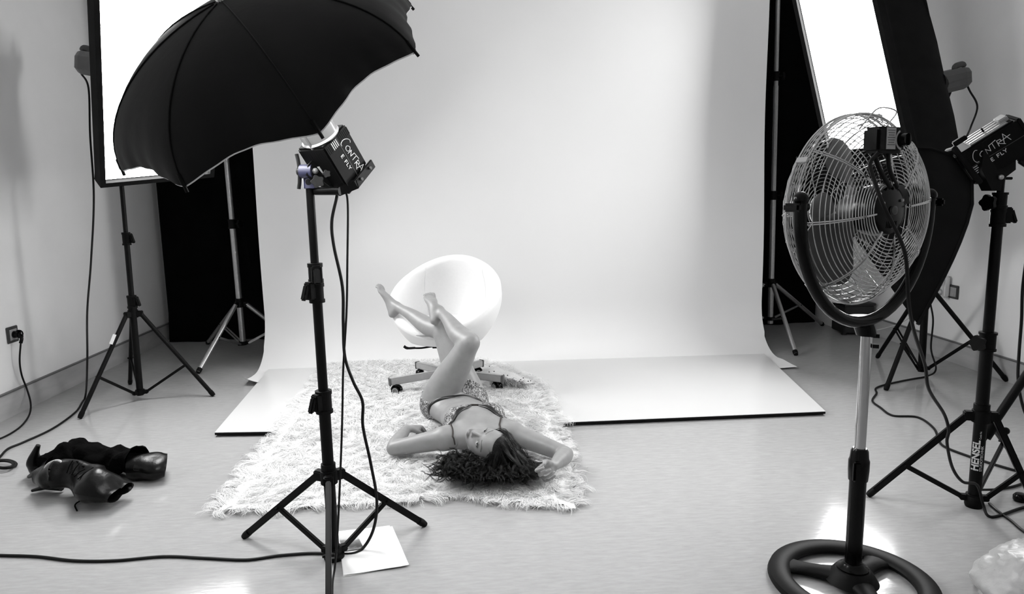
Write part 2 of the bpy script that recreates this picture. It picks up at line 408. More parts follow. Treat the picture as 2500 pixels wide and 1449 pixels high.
# ------------------------------------------------------------------ tripods
def tripod(name, label, base, feet, z_collar, z_low, top, sections, m='black', leg_r=.013, brace_t=.52, group=None,
           twin=False, clamps=(), square=False, knobs=(), foot_cap='blackm', brace_r=.008, collar_m='blackm'):
    """base (x, y); feet: floor points; sections: (z0, z1, radius); top: (x, y) of the column at its upper end"""
    bx, by = base; zt = max(q[1] for q in sections)
    def colp(z): 
        k = z/zt; return _v((bx+(top[0]-bx)*k, by+(top[1]-by)*k, z))
    t = thing(name, (bx, by, 0), label, 'light stand', group)
    for i, (z0, z1, r) in enumerate(sections):
        mb = MB(); mb.cyl(colp(z0), colp(z1), r, n=20)
        mb.build('column', m, t)
    c = MB(); r0 = sections[0][2]
    pc = colp(z_collar)
    c.cyl(colp(z_collar-.022), colp(z_collar+.022), r0+.009, n=20)
    c.cyl(colp(z_collar+.022), colp(z_collar+.045), r0+.005, n=20)
    lo = MB(); pl = colp(z_low); lo.cyl(colp(z_low-.014), colp(z_low+.014), r0+.007, n=20)
    for f in feet:
        f = _v(f); d = unit((f[0]-pc[0], f[1]-pc[1], 0)); s = np.cross(d, (0, 0, 1))
        a = pc+d*(r0+.024)
        c.box(pc+d*(r0+.017), (.036, .03, .034), (d, s, (0, 0, 1)), .004)
        lo.box(pl+d*(r0+.012), (.03, .024, .022), (d, s, (0, 0, 1)), .003)
        f2 = f+_v((0, 0, leg_r*.8))
        ld = unit(f2-a); n_ = np.cross(s, ld)
        mb = MB()
        if square: mb.box((a+f2)/2, (np.linalg.norm(f2-a), leg_r*1.5, leg_r*2), (ld, s, n_), .003)
        else: mb.cyl(a, f2, leg_r, n=12)
        leg = mb.build('leg', m, t)
        cp = MB(); cp.tube([f2-ld*.03, f2-ld*.01, f2+ld*.006], [leg_r*1.12, leg_r*1.15, leg_r*.9], 12); cp.build('foot_cap', foot_cap, leg)
        h = a+(f2-a)*brace_t; q = pl+d*(r0+.018)
        bd_ = unit(h-q); bn = np.cross(s, bd_)
        for sg in ((-1, 1) if twin else (0,)):
            mb = MB(); mb.box((h+q)/2+s*sg*.011, (np.linalg.norm(h-q)+.01, brace_r*(.7 if twin else 1.5), brace_r*1.9), (bd_, s, bn), .002)
            mb.build('brace', m, t)
        MB().cyl(h-s*.018, h+s*.018, .005, n=8).build('hinge_pin', collar_m, leg)
    c.build('leg_collar', collar_m, t); lo.build('lower_collar', collar_m, t)
    for z, sd in clamps:
        r = [q[2] for q in sections if q[0]-.05 <= z <= q[1]+.05]; r = max(r) if r else r0
        d = _v(sd); d = unit(d); p = colp(z)
        k = MB(); k.cyl(p-(0, 0, .035), p+(0, 0, .03), r+.006, n=20); k.cyl(p-(0, 0, .04), p-(0, 0, .03), r+.009, n=20); k.cyl(p+(0, 0, .022), p+(0, 0, .034), r+.008, n=20)
        k.box(p+d*(r+.01), (.026, .03, .056), (d, np.cross(d, (0, 0, 1)), (0, 0, 1)), .004)
        ck = k.build('clamp', 'blackm', t)
        lv = MB(); q = p+d*(r+.03); lv.box(q+(0, 0, -.004), (.014, .02, .05), (unit(d+(0, 0, .35)), np.cross(d, (0, 0, 1)), unit((-.35*d[0], -.35*d[1], 1))), .004)
        lv.cyl(p+d*(r+.005), q, .006, n=8); lv.build('lever', 'blackm', ck)
    for z, sd in knobs:
        r = [q[2] for q in sections if q[0]-.05 <= z <= q[1]+.05]; r = max(r) if r else r0
        d = unit(_v(sd)); p = colp(z)
        k = MB(); k.cyl(p-(0, 0, .03), p+(0, 0, .03), r+.005, n=20); k.cyl(p-(0, 0, .034), p-(0, 0, .026), r+.008, n=20); k.cyl(p+(0, 0, .026), p+(0, 0, .034), r+.008, n=20)
        ck = k.build('clamp', 'blackm', t)
        kb = MB(); kb.cyl(p+d*r, p+d*(r+.035), .005, n=8)
        sx = np.cross(d, (0, 0, 1))
        prof = [(x*math.cos(a)*.026, x*math.sin(a)*.026) for a, x in ((2*PI*i/24, 1+.14*math.cos(5*2*PI*i/24)) for i in range(24))]
        kb.prism(prof, p+d*(r+.032), sx, (0, 0, 1), d, .014); kb.build('knob', 'blackm', ck)
    return t, colp

def lean_top(base, px, Y=None): return at(px[0], px[1], base[1] if Y is None else Y)

# ------------------------------------------------------------------ strip softboxes on the two rear stands
def strobe_monolight(t, back, axis, m, length=.30, w=.115, up_=(0, 0, 1), tail=True, z_off=0):
    """grey flash head: tapered body whose mouth is at 'back', axis pointing to its rear"""
    d = unit(axis); a, u = frame(d, up_); c = _v(back)
    mb = MB(); oct_ = [(.5, .22), (.36, .42), (-.36, .42), (-.5, .22), (-.5, -.28), (-.3, -.46), (.3, -.46), (.5, -.28)]
    rows = []
    for k, sc in ((0, .8), (.08, 1), (.8, 1), (.92, .92), (1, .84)):
        rows.append([c+d*k*length+a*x*w*sc+u*y*w*1.15*sc for x, y in oct_]+[c+d*k*length+a*oct_[0][0]*w*sc+u*oct_[0][1]*w*1.15*sc])
    mb.grid(rows); mb.add(rows[0][:-1], [tuple(range(8))]); mb.add(rows[-1][:-1], [tuple(range(8))])
    body = mb.build('flash_head', m, t, False)
    h = MB(); h.tube(spline([c+d*length*.72+u*w*.46, c+d*length*.76+u*w*.6, c+d*length*1.0+u*w*.62, c+d*length*1.06+u*w*.5], 4), .011, 8, flat=(1.6, u))
    h.build('handle', 'greyd', body)
    s = MB(); s.box(c+d*length*.55+a*w*.51-u*w*.05, (length*.7, .002, .004), (d, a, u)); s.build('seam', 'greyd', body)
    if tail:
        k = MB(); k.cyl(c+d*length*.97-u*w*.15, c+d*length*1.08-u*w*.2, .011, .008, n=10); k.build('socket_plug', 'blackm', body)
    return body, c+d*length*1.06-u*w*.2
def strip_softbox(name, label, P0, P1, T, height, strength, ap, bulge):
    """P0, P1: lower corners of the diffuser; T: a point up its left edge"""
    e = unit(P1-P0); wdt = np.linalg.norm(P1-P0); v = (T-P0); v = unit(v-e*v.dot(e)); n = unit(np.cross(e, v))
    if n.dot(EYE-P0) < 0: n = -n
    C0 = P0+e*wdt/2+v*height/2
    t = thing(name, (ap[0], ap[1], min(P0[2], P1[2])-.05), label, 'softbox', 'strip softboxes on the rear stands')
    def rect(s, k, rnd=.0):
        return [C0+n*k+e*sx*(wdt/2*s)+v*sy*(height/2*s) for sx, sy in ((-1, -1), (1, -1), (1, 1), (-1, 1))]
    # diffuser, inset behind the rim and slightly bulged
    rows = []
    for i in range(9):
        rows.append([C0+e*(wdt/2-.03)*x+v*(height/2-.03)*y+n*(-.02+.012*(1-x*x)*(1-y*y)) for x in np.linspace(-1, 1, 9) for y in (np.linspace(-1, 1, 9)[i],)])
    em = emit(name+'_diffuser_glow', strength)
    MB().grid(rows).build('diffuser', em, t, True, fix=False)
    rim = MB(); o, i_ = rect(1, .012), [C0+n*.012+e*sx*(wdt/2-.026)+v*sy*(height/2-.026) for sx, sy in ((-1, -1), (1, -1), (1, 1), (-1, 1))]
    o2 = rect(1.004, -.075); i2 = [p-n*.035 for p in i_]
    rim.add(o+i_+o2+i2, [(k, (k+1) % 4, 4+(k+1) % 4, 4+k) for k in range(4)]+[(8+k, 8+(k+1) % 4, (k+1) % 4, k) for k in range(4)]+[(4+k, 4+(k+1) % 4, 12+(k+1) % 4, 12+k) for k in range(4)])
    rim.build('rim', 'cloth', t, False)
    sh = MB(); q = []
    K = 9
    for s in range(K):
        f = s/(K-1); c_ = (C0-n*.075)*(1-f**.85)+ap*f**.85
        ring = []
        ww, hh = wdt/2*(1-f**bulge)+.07*f**bulge, height/2*(1-f**(bulge*.8))+.07*f**(bulge*.8)
        for a in range(4):
            s0, s1 = [(-1, -1), (1, -1), (1, 1), (-1, 1)][a], [(1, -1), (1, 1), (-1, 1), (-1, -1)][a]
            for k in range(6):
                g = k/6; x = s0[0]+(s1[0]-s0[0])*g; y = s0[1]+(s1[1]-s0[1])*g
                sag = .02*math.sin(PI*g)*math.sin(PI*f)
                ring.append(c_+e*x*(ww-sag)+v*y*(hh-sag))
        q.append(ring+[ring[0]])
    sh.grid(q); shell = sh.build('shell', 'cloth', t)
    for sx, sy in ((-1, -1), (1, -1), (1, 1), (-1, 1)):
        rd = MB(); rd.tube(spline([C0+n*-.075+e*sx*wdt/2*.995+v*sy*height/2*.995, (C0-n*.075)*.45+ap*.55+e*sx*(wdt/2*(1-.5**bulge)+.03)+v*sy*(height/2*(1-.5**(bulge*.8))+.03), ap+e*sx*.05+v*sy*.05], 6), .006, 6)
        rd.build('seam_rod', 'blackm', shell)
    rg = MB(); rg.cyl(ap+n*.03, ap-n*.04, .085, .075, n=24); rg.build('speed_ring', 'blackm', t)
    return t, ap, n, e, v
STEP = {}
# left
baseL = (-2.015, 4.15)
P0, P1 = at(244, 456, 3.9), at(521, 430, 4.3)
d_ = ray(226, 0); ee = P1-P0; TL = EYE+d_*(((P0-EYE)@ee)/(d_@ee))
sbL, apL, nL, eL, vL = strip_softbox('strip_softbox', 'glowing tall softbox behind the black umbrella, tilted down to the right', P0, P1, TL, 1.25, E_LEFT_BOX, at(268, 160, 4.25), .8)
_, plugL = strobe_monolight(sbL, at(262, 162, 4.27), unit(at(190, 150, 4.36)-at(262, 162, 4.27)), 'grey', .19, .13)
topL = at(262, 150, 4.15)
tripod('light_stand', 'black tripod stand carrying the left glowing softbox near the left wall', baseL,
       [fl(196, 1022), fl(521, 967), fl(318, 938)], .525, .05, (-2.0, 4.17),
       [(.03, .62, .019), (.58, 1.0, .0155), (.96, 1.95, .0125)], 'black', .0125, .62,
       clamps=((.60, (1, -.4, 0)), (.97, (1, -.4, 0))), group='black light stands')
_a = _v((-2.045, 4.10, .525)); _f = fl(196, 1022, .01); _p = _a+(_f-_a)*.24; _d = unit(_f-_a); _s = unit(np.cross(_d, (0, 0, 1)))
_n = np.cross(_s, _d); _n = _n if _n[1] < 0 else -_n
MB().box(_p+unit(EYE-_p)*.0125, (.06, .018, .002), (_d, unit(np.cross(_d, EYE-_p)), unit(EYE-_p))).build('sticker', 'letter', bpy.data.objects['light_stand'])
# right
baseR = (2.83, 4.12)
P0, P1 = at(2060, 580, 4.16), at(2262, 530, 3.76)
d_ = ray(1936, 0); ee = P1-P0; TL = EYE+d_*(((P0-EYE)@ee)/(d_@ee))
sbR, apR, nR, eR, vR = strip_softbox('strip_softbox', 'glowing tall softbox above and behind the standing fan', P0, P1, TL, 1.62, E_RIGHT_BOX, at(2278, 208, 4.1), 2.2)
hd = unit(at(2382, 178, 4.22)-at(2270, 205, 4.05))
_, plugR = strobe_monolight(sbR, at(2275, 207, 4.08), hd, 'greyd', .30, .125)
br_ = MB(); q0 = at(2308, 215, 4.1)
br_.prism([(-.03, 0), (.05, 0), (.01, -.11), (-.03, -.11)], q0, (1, 0, 0), (0, 0, 1), (0, 1, 0), .03); br_.cyl(q0+(-.04, .015, -.14), q0+(.05, .015, -.14), .012, n=10)
br_.build('tilt_bracket', 'blackm', sbR)
tripod('light_stand', 'black tripod stand by the right wall, behind the fan', baseR,
       [fl(2142, 874), fl(2163, 953), fl(2456, 931)], .535, .045, (2.80, 4.12),
       [(.02, .60, .021), (.56, 1.0, .017), (.96, 1.72, .013)], 'black', .0135, .55,
       clamps=((.62, (1, -.4, 0)),), twin=True, group='black light stands')

# ------------------------------------------------------------------ compact strobes with lettering
STROKES = {   # hand drawn capitals, unit box
 'C': [[(.95, 1.25), (.75, 1.38), (.45, 1.25), (.15, .85), (.02, .35), (.15, -.12), (.42, -.22)]],
 'O': [[(.5, .78), (.2, .6), (.12, .3), (.35, .05), (.65, .12), (.8, .45), (.65, .72), (.5, .78)]],
 'N': [[(.1, 0), (.16, .72), (.62, .1), (.72, .82)]],
 'T': [[(-.1, .86), (.9, 1.0)], [(.38, .92), (.36, .05)]],
 'R': [[(.1, -.02), (.16, .8), (.6, .72), (.62, .5), (.16, .38), (.85, -.22)]],
 'A': [[(-.05, -.1), (.35, 1.15), (.8, -.18)], [(-.25, .42), (1.0, .5)]],
 'E': [[(.7, .9), (.15, .9), (.15, 0), (.7, 0)], [(.15, .45), (.6, .45)]],
 'F': [[(.75, .9), (.15, .9), (.15, 0)], [(.15, .45), (.6, .45)]],
 'L': [[(.15, .9), (.15, 0), (.7, 0)]],
 'Y': [[(.0, .9), (.38, .45), (.8, .9)], [(.38, .45), (.38, 0)]],
}
def lettering(mb, text, o, ux, uy, un, size, width, adv=.86):
    x = 0
    for ch in text:
        if ch == ' ': x += .7; continue
        for st in STROKES[ch]:
            pts = spline([(a, b_, 0) for a, b_ in st], 4) if ch in 'CO' else [_v((a, b_, 0)) for a, b_ in st]
            P = [_v(o)+_v(ux)*(x+p[0])*size+_v(uy)*p[1]*size for p in pts]
            for a, b_ in zip(P[:-1], P[1:]):
                d = unit(b_-a); mb.box((a+b_)/2+_v(un)*.0006, (np.linalg.norm(b_-a)+width*.6, width, .0012), (d, np.cross(un, d), un))
        x += adv
def compact_strobe(name, label, c, ax, b1, b2, group, sz=(.165, .12, .115), face=1, text_flip=False):
    """c: box centre; ax: towards the flash tube; text face looks along -b2*face ... b1 is 'up' of the text"""
    ax, b1, b2 = unit(ax), unit(b1), unit(b2); l, h, w_ = sz
    t = thing(name, c-_v((0, 0, .12)), label, 'flash', group)
    body = MB(); body.box(c, (l, h, w_), (ax, b1, b2), .006); bo = body.build('housing', 'blackm', t)
    tn = -b2*face
    g = MB(); g.box(c+tn*w_/2-ax*.004+b1*0, (l*.98, .0016, .0016), (ax, b1, tn))
    g.build('seam', 'greyd', bo)
    vt = MB(); vd = MB()
    for k in range(7):
        (vt if k > 2 else vd).box(c+tn*(w_/2)+ax*(l*.36)+b1*(-h*.40+k*.0075), (.024, .003, .0012), (ax, b1, tn))
        vd.box(c+tn*(w_/2)+ax*(l*.36)+b1*(h*.10+k*.0075), (.024, .003, .0012), (ax, b1, tn))
    for k in range(7):
        vd.box(c-b1*(h/2)+ax*(l*.3)+b2*(-w_*.3+k*.009), (.03, .0012, .003), (ax, b1, b2))
    vt.build('painted_lit_slots', 'letter', bo)['kind'] = 'stuff'; vd.build('vent_slots', 'slot', bo)['kind'] = 'stuff'  # white colour makes part of the slots look lit, the others are dark
    tx = MB()
    ud = -ax
    lettering(tx, 'CONTRA', c+tn*(w_/2)-ud*l*.30+b1*h*.07, unit(ud*1.0+b1*.06), b1, tn, .025, .0018, .80)
    lettering(tx, 'E FLY', c+tn*(w_/2)-ud*l*.10-b1*h*.16, unit(ud*1.0+b1*.06), b1, tn, .0125, .002, .95)
    tx.build('lettering', 'letter', bo)['kind'] = 'stuff'
    rr = MB(); rr.box(c+b1*h*.5-b2*0-ax*l*.1, (l*.62, .006, w_*.82), (ax, b1, b2), .002)
    for k in range(4): rr.box(c+b1*(h*.5+.003)-ax*l*.1+b2*(-w_*.3+k*w_*.2), (l*.6, .004, .004), (ax, b1, b2))
    rr.build('cooling_ribs', 'alu', bo)
    bk = MB(); bk.box(c-ax*(l/2+.008), (.016, h*.92, w_*.92), (ax, b1, b2), .004); bk.build('rear_panel', 'glossblack', bo)
    return t, bo
# umbrella frame (mouth direction, apex)
AP = _v((-.618, 1.887, 1.690)); MD = _v((.3388, .5213, -.7832)); UE1 = _v((-.8385, .5449, 0)); UE2 = _v((-.4268, -.6567, -.6217))
UR, UDEP, UROLL = .4535, .2385, 7.2344
def umb_dir(phi): return math.cos(phi)*UE1+math.sin(phi)*UE2
um = thing('photo_umbrella', AP+MD*.45, 'large open black photographic umbrella hiding the left glowing softbox', 'umbrella')
rows = []; NP = 24; NR = 16
def canopy_pt(phi, f, off=0.0):
    # f 0 at apex, 1 at rim; dome profile
    k = (phi-UROLL)/(PI/4); u = k-math.floor(k)
    sc = 1-.085*(f**1.5)*math.sin(PI*u)**1.0*(.45+.55*math.sin(PI*u))
    r = UR*math.sin(f*PI/2*.93)/math.sin(PI/2*.93)*sc
    d = UDEP*(1-math.cos(f*PI/2*.93))/(1-math.cos(PI/2*.93))
    d -= .028*f**4*math.sin(PI*u)
    ripple = .0022*math.sin(u*PI*9)*f**6
    return AP+MD*(d+off)+umb_dir(phi)*(r-off*.4+ripple)
for panel in range(8):
    for off, nm, mm in ((0, 'canopy_panel', 'umb'), (.004, 'lining_panel', 'silver_in')):
        g = [[canopy_pt(UROLL+panel*PI/4+(PI/4)*(j/NP)*.9999, max(.02, i/NR), off) for j in range(NP+1)] for i in range(NR+1)]
        o = MB().grid(g).build(nm, mm, um, True, fix=False)
for k in range(8):
    phi = UROLL+k*PI/4
    rb = MB(); rb.tube([canopy_pt(phi, f, .009) for f in np.linspace(.03, .99, 14)], .0035, 6); rbo = rb.build('rib', 'blackm', um)
    tip = canopy_pt(phi, 1); dd = unit(canopy_pt(phi, 1)-canopy_pt(phi, .9))
    tp = MB(); tp.tube([tip-dd*.03, tip-dd*.004, tip, tip+dd*.015], [.006, .006, .0042, .0042], 8); tp.build('rib_tip', 'blackm', rbo)
    sm = MB(); sm.tube([canopy_pt(phi, f, -.0015) for f in np.linspace(.03, 1, 16)], .0018, 6); sm.build('seam', 'umb', rbo)
    st_ = MB(); st_.cyl(AP+MD*.27, canopy_pt(phi, .55, .012), .0025, n=6); st_.build('stretcher', 'alu', rbo)
MB().cyl(AP-MD*.035, AP+MD*.575, .0045, n=10).build('shaft', 'alu', um)
MB().lathe([(.004, -.05), (.009, -.045), (.011, -.01), (.016, .006), (.012, .016)], AP, MD, 16).build('ferrule', 'chrome', um)
MB().cyl(AP+MD*.255, AP+MD*.285, .012, n=12).build('runner', 'blackm', um)
# strobe under the umbrella
SA = unit(-MD*1.0+_v((.0, .0, .0))); B1, B2 = -UE2, UE1
SC = at(813, 383, 2.2)
cs, cso = compact_strobe('compact_flash', 'black box flash with white lettering mounted under the umbrella', SC, SA, B1, B2, 'lettered compact flashes', (.15, .125, .11))
dm = MB(); dm.lathe([(.045, 0), (.056, .004), (.056, .06), (.052, .085), (.04, .105), (.018, .118), (.0, .12)], SC+SA*.073, SA, 28)
dm.build('glass_dome', 'glass', cs)
fr_ = MB(); fr_.lathe([(.058, 0), (.061, .005), (.056, .01)], SC+SA*.072, SA, 28); fr_.build('dome_ring', 'alu', cs)
lp = bpy.data.lights.new('flash_tube', 'AREA'); lp.shape = 'DISK'; lp.size = .09; lp.energy = P_UMBRELLA; lp.spread = math.radians(150)
lo_ = bpy.data.objects.new('flash_tube', lp); COL.objects.link(lo_); lo_.parent = cs
lo_.matrix_local = Matrix.Translation(Vector(SC+SA*.205-ORG[cs.name])) @ Vector(SA).to_track_quat('-Z', 'Y').to_matrix().to_4x4()
# bail handle: flat bar on the rear face, bent to a tube
hb = MB(); r0_ = SC-SA*.083
E0 = r0_+B1*.07-B2*.062; E1 = r0_-B1*.03-B2*.062; E2 = at(828, 466, 2.16)
for a_, b_ in ((E0, E1), (E1, E2)):
    d = unit(b_-a_); nn = unit(np.cross(d, B2)); hb.box((a_+b_)/2, (np.linalg.norm(b_-a_)+.012, .03, .008), (d, nn, np.cross(d, nn)), .002)
hb.cyl(E2+(.004, -.004, 0), at(770, 466, 2.185), .0125, n=16)
hb.build('bail_handle', 'black', cs)
for f in (.2, .75):
    p = E0+(E1-E0)*f-B2*.006; MB().cyl(p, p-B2*.004, .005, n=10).build('screw', 'greyd', cs)
lbm = MB(); lbm.box(SC-B1*.0635+SA*.0-B2*(-.018), (.022, .002, .03), (SA, B1, B2)); lbm.build('rating_plate', 'letter', cso)
bo2 = MB(); bo2.box(SC-SA*.095-B1*.01, (.03, .09, .08), (SA, B1, B2), .012); bo2.build('rear_hump', 'blackm', cso)
# violet tilt head with wing lever, side plates and star knobs
th = thing('umbrella_bracket', at(757, 455, 2.18), 'violet-blue swivel bracket joining the umbrella flash to its stand', 'bracket')
pv = at(752, 418, 2.16)
ppv = at(766, 416, 2.155)
hx = unit((.96, -.2, 0)); hy = np.cross((0, 0, 1), hx)
MB().cyl(pv-hx*.022, pv+hx*.016, .021, n=24).build('pivot_barrel', 'blue', th)
sk = MB(); q = at(757, 446, 2.18); sk.lathe([(.017, -.018), (.021, -.016), (.021, .016), (.016, .024), (.014, .032)], q, (0, 0, 1), 20); sk.build('spigot_socket', 'blue', th)
MB().cyl(q+_v((0, -.0205, .002)), q+_v((0, -.023, .002)), .009, n=14).build('socket_hole', 'blackm', th)
wl = MB(); lx = pv-hx*.033; wl.cyl(pv-hx*.02, lx, .012, n=12)
wl.tube(spline([lx+(0, 0, .052), lx+hx*.004+(0, 0, .03), lx+hx*.006, lx+hx*.004-(0, 0, .03), lx-(0, 0, .052)], 5), [.009]*5*4+[.009], 10, flat=(.55, hx))
wl.build('wing_lever', 'knob', th)
pt = MB()
plate = [(-.025, -.03), (.03, -.028), (.06, .0), (.075, .05), (.03, .055), (-.02, .03)]
pt.prism([(-.024, -.012), (-.008, -.026), (.02, -.024), (.055, -.05), (.085, -.035), (.05, .055), (.028, .06), (-.018, .018)], pv+hx*.016, unit(hx*.72+_v((0, .69, 0))), (0, 0, 1), unit(np.cross(unit(hx*.72+_v((0, .69, 0))), (0, 0, 1))), .006)
pt.build('side_plate', 'blackm', th)
MB().ball(pv+hx*.024+(0, -.004, 0), .0095).build('rivet', 'grey', th)
def star_knob(p, d, r, t, m='knob'):
    d = unit(d); a, b_ = frame(d)
    kb = MB(); poly = [(r*(1+.16*math.cos(5*x))*math.cos(x), r*(1+.16*math.cos(5*x))*math.sin(x)) for x in np.linspace(0, 2*PI, 31)[:-1]]
    kb.prism(poly, p, a, b_, d, .018); kb.cyl(p-d*.02, p, r*.4, n=10); kb.build('star_knob', m, t)
star_knob(at(774, 443, 2.12), (.3, -.9, 0), .017, th)
star_knob(at(796, 424, 2.10), (.3, -.9, 0), .010, th)
# centre stand
baseC = (-.487, 2.185)
qC = at(757, 470, 2.185)
tripod('light_stand', 'black tripod stand in the foreground carrying the umbrella and its flash', baseC,
       [fl(598, 1313), fl(1036, 1284), fl(803, 1560)], .288, .028, (qC[0]+.0, 2.185),
       [(.012, .55, .0185), (.5, .93, .0155), (.90, 1.225, .0128)], 'black', .0115, .52,
       clamps=((.545, (-.6, -.8, 0)), (.955, (.3, -.9, 0)), (.905, (-.6, -.8, 0))), square=True, group='black light stands', brace_r=.009)
ft = MB(); ft.lathe([(.03, 0), (.034, .006), (.034, .016), (.02, .022), (.02, .03)], (baseC[0], baseC[1], 0), (0, 0, 1), 24); ft.build('base_cup', 'blackm', bpy.data.objects['light_stand.002'])

# ------------------------------------------------------------------ right foreground: lettered stand, flash, black softbox
baseH = (1.852, 2.345)
qH = at(2445, 430, 2.345)
stH, colH = tripod('light_stand', 'black tripod stand with vertical white lettering right of the fan', baseH,
       [fl(2121, 1212), fl(2530, 1245), fl(2475, 1118)], .352, .035, (qH[0], 2.345),
       [(.01, .62, .0215), (.58, 1.10, .0178), (1.06, 1.24, .012)], 'black', .0115, .62,
       knobs=((.632, (-.9, -.4, 0)), (1.13, (-.95, -.3, 0))), clamps=((1.085, (.95, -.2, 0)),), square=True, group='black light stands', brace_r=.009)
ft = MB(); ft.lathe([(.028, 0), (.031, .01), (.031, .04), (.026, .046)], (baseH[0], baseH[1], 0), (0, 0, 1), 24); ft.build('base_cup', 'blackm', stH)
# lettering wrapped round the lower column
def column_text(txt, size, zc, ang, parent, r, bold=0.0):
    cu = bpy.data.curves.new('txt', 'FONT'); cu.body = txt; cu.size = size; cu.align_x = 'CENTER'; cu.align_y = 'CENTER'; cu.offset = bold
    ob = bpy.data.objects.new('txt', cu); COL.objects.link(ob)
    dg = bpy.context.evaluated_depsgraph_get(); me = bpy.data.meshes.new_from_object(ob.evaluated_get(dg))
    bm_ = bmesh.new(); bm_.from_mesh(me); bmesh.ops.triangulate(bm_, faces=bm_.faces)
    bmesh.ops.subdivide_edges(bm_, edges=bm_.edges, cuts=1)
    bm_.verts.ensure_lookup_table()
    mb = MB(); vs = []
    for q in bm_.verts:
        z = zc+q.co.x; a = ang-q.co.y/r; p = colH(z); vs.append((p[0]+(r+.0008)*math.cos(a), p[1]+(r+.0008)*math.sin(a), z))
    mb.add(vs, [[q.index for q in f.verts] for f in bm_.faces]); bm_.free()
    bpy.data.objects.remove(ob); bpy.data.curves.remove(cu)
    o = mb.build('lettering', 'letter', parent, False, fix=False); o['kind'] = 'stuff'; return o
AH = math.atan2(-baseH[1], -baseH[0])
column_text('HENSEL', .034, .205, AH-.28, stH, .0215, .0012)
column_text('STUDIOTECHNIK', .0125, .195, AH+.62, stH, .0215, .0002)
column_text('Code Nr.', .008, .285, AH+.2, stH, .0215)
# flash
SH = at(2412, 367, 2.34)
FX = unit((-.70, .36, -.56)); 
imup = unit(at(2380, 310, 2.34)-at(2412, 367, 2.34)); imup = unit(imup-FX*imup.dot(FX)); side = np.cross(FX, imup)
if side.dot(EYE-SH) > 0: side = -side
chs, chso = compact_strobe('compact_flash', 'black box flash with white lettering on the right stand, aimed down left', SH, FX, imup, side, 'lettered compact flashes', (.20, .125, .12))
bh = MB(); q = SH-FX*.11-imup*.02
P_ = [q+imup*.02, q-FX*.02-imup*.01, at(2492, 390, 2.33), at(2530, 415, 2.33)]
for a_, b_ in zip(P_[1:-1], P_[2:]):
    d = unit(b_-a_); bh.box((a_+b_)/2, (np.linalg.norm(b_-a_)+.01, .028, .01), (d, imup-d*imup.dot(d), np.cross(d, imup)), .003)
bh.build('bail_handle', 'black', chs)
tk = MB(); tk.prism([(-.06, .05), (.055, .04), (.06, -.02), (.02, -.05), (.012, -.09), (-.018, -.09), (-.06, -.02)], at(2440, 400, 2.29), (1, 0, 0), (0, 0, 1), (0, 1, 0), .05)
tk.build('tilt_head', 'blackm', chs)
MB().ball(at(2444, 432, 2.285), .009).build('bolt', 'alu', chs)
MB().cyl(at(2445, 435, 2.345), at(2470, 435, 2.345), .005, n=8).build('tilt_lever', 'blackm', chs)
sw = MB(); p = at(2343, 343, 2.33); sw.box(p, (.045, .018, .018), (FX, imup, side), .003); sw.cyl(SH+imup*.06-FX*.02, SH+imup*.08-FX*.02, .003, n=6); sw.build('switch', 'blackm', chso)
cr = MB(); cr.box(SH-FX*.08+imup*.068, (.03, .02, .05), (FX, imup, side), .003); cr.build('rear_cap', 'lightgrey', chso)
# black square softbox on the flash
sbF = thing('black_softbox', SH+FX*.45-_v((0, 0, .3)), 'unlit looking black fabric softbox seen from behind between fan and right stand', 'softbox')
FC = SH+FX*.50; FV = unit(_v((0, 0, 1))-FX*FX[2]); FW = np.cross(FX, FV); hs = .335
rows = []
for f in np.linspace(0, 1, 9):
    s = .055+(hs-.055)*f**.72; k = .10+.40*f
    ring = []
    for a in range(4):
        s0, s1 = [(-1, -1), (1, -1), (1, 1), (-1, 1)][a], [(1, -1), (1, 1), (-1, 1), (-1, -1)][a]
        for g in np.linspace(0, 1, 9)[:-1]:
            x = s0[0]+(s1[0]-s0[0])*g; y = s0[1]+(s1[1]-s0[1])*g; sg = 1-.10*math.sin(PI*g)*math.sin(PI*f)
            ring.append(SH+FX*k+FW*x*s*sg+FV*y*s*sg)
    rows.append(ring+[ring[0]])
MB().grid(rows).build('shell', 'cloth', sbF)
rows = [[FC-FX*.02+FW*x*hs*.96+FV*y*hs*.96 for x in np.linspace(-1, 1, 7)] for y in np.linspace(-1, 1, 7)]
MB().grid(rows).build('diffuser', emit('front_softbox_glow', E_FRONT_BOX), sbF, True, fix=False)
for x in (-1, 1):
    for y in (-1, 1):
        r = MB(); r.tube([SH+FX*.1+FW*x*.055+FV*y*.055]+[SH+FX*(.10+.40*f)+FW*x*(.055+(hs-.055)*f**.72)+FV*y*(.055+(hs-.055)*f**.72) for f in np.linspace(.12, 1, 8)], .006, 6); r.build('seam_rod', 'cloth', sbF)
cf = MB(); cf.tube([SH+FX*.085+FW*x+FV*y for x, y in ((-.07, -.07), (.07, -.07), (.07, .07), (-.07, .07))], .01, 8, closed=True); cf.build('cuff', 'cloth', sbF)

# pole leaning behind the right stand
pl = thing('boom_pole', fl(2400, 1075)*0+_v((1.93, 2.5, 0)), 'black telescopic pole rising out of frame behind the lettered right stand', 'pole')
a_ = at(2403, 1066, 2.42); b_ = at(2560, 835, 2.42)
MB().cyl(a_, b_, .0155, n=16).build('tube', 'black', pl)
d = unit(b_-a_); MB().cyl(a_, a_+d*.075, .022, n=16).build('grip_collar', 'blackm', pl)
q = a_+d*.04; k = MB(); k.cyl(q, q+_v((.03, -.03, .0)), .006, n=8); k.ball(q+_v((.034, -.034, 0)), .014); k.build('clamp_screw', 'blackm', pl)
MB().cyl(a_-d*.06, a_, .012, n=12).build('tip', 'blackm', pl)
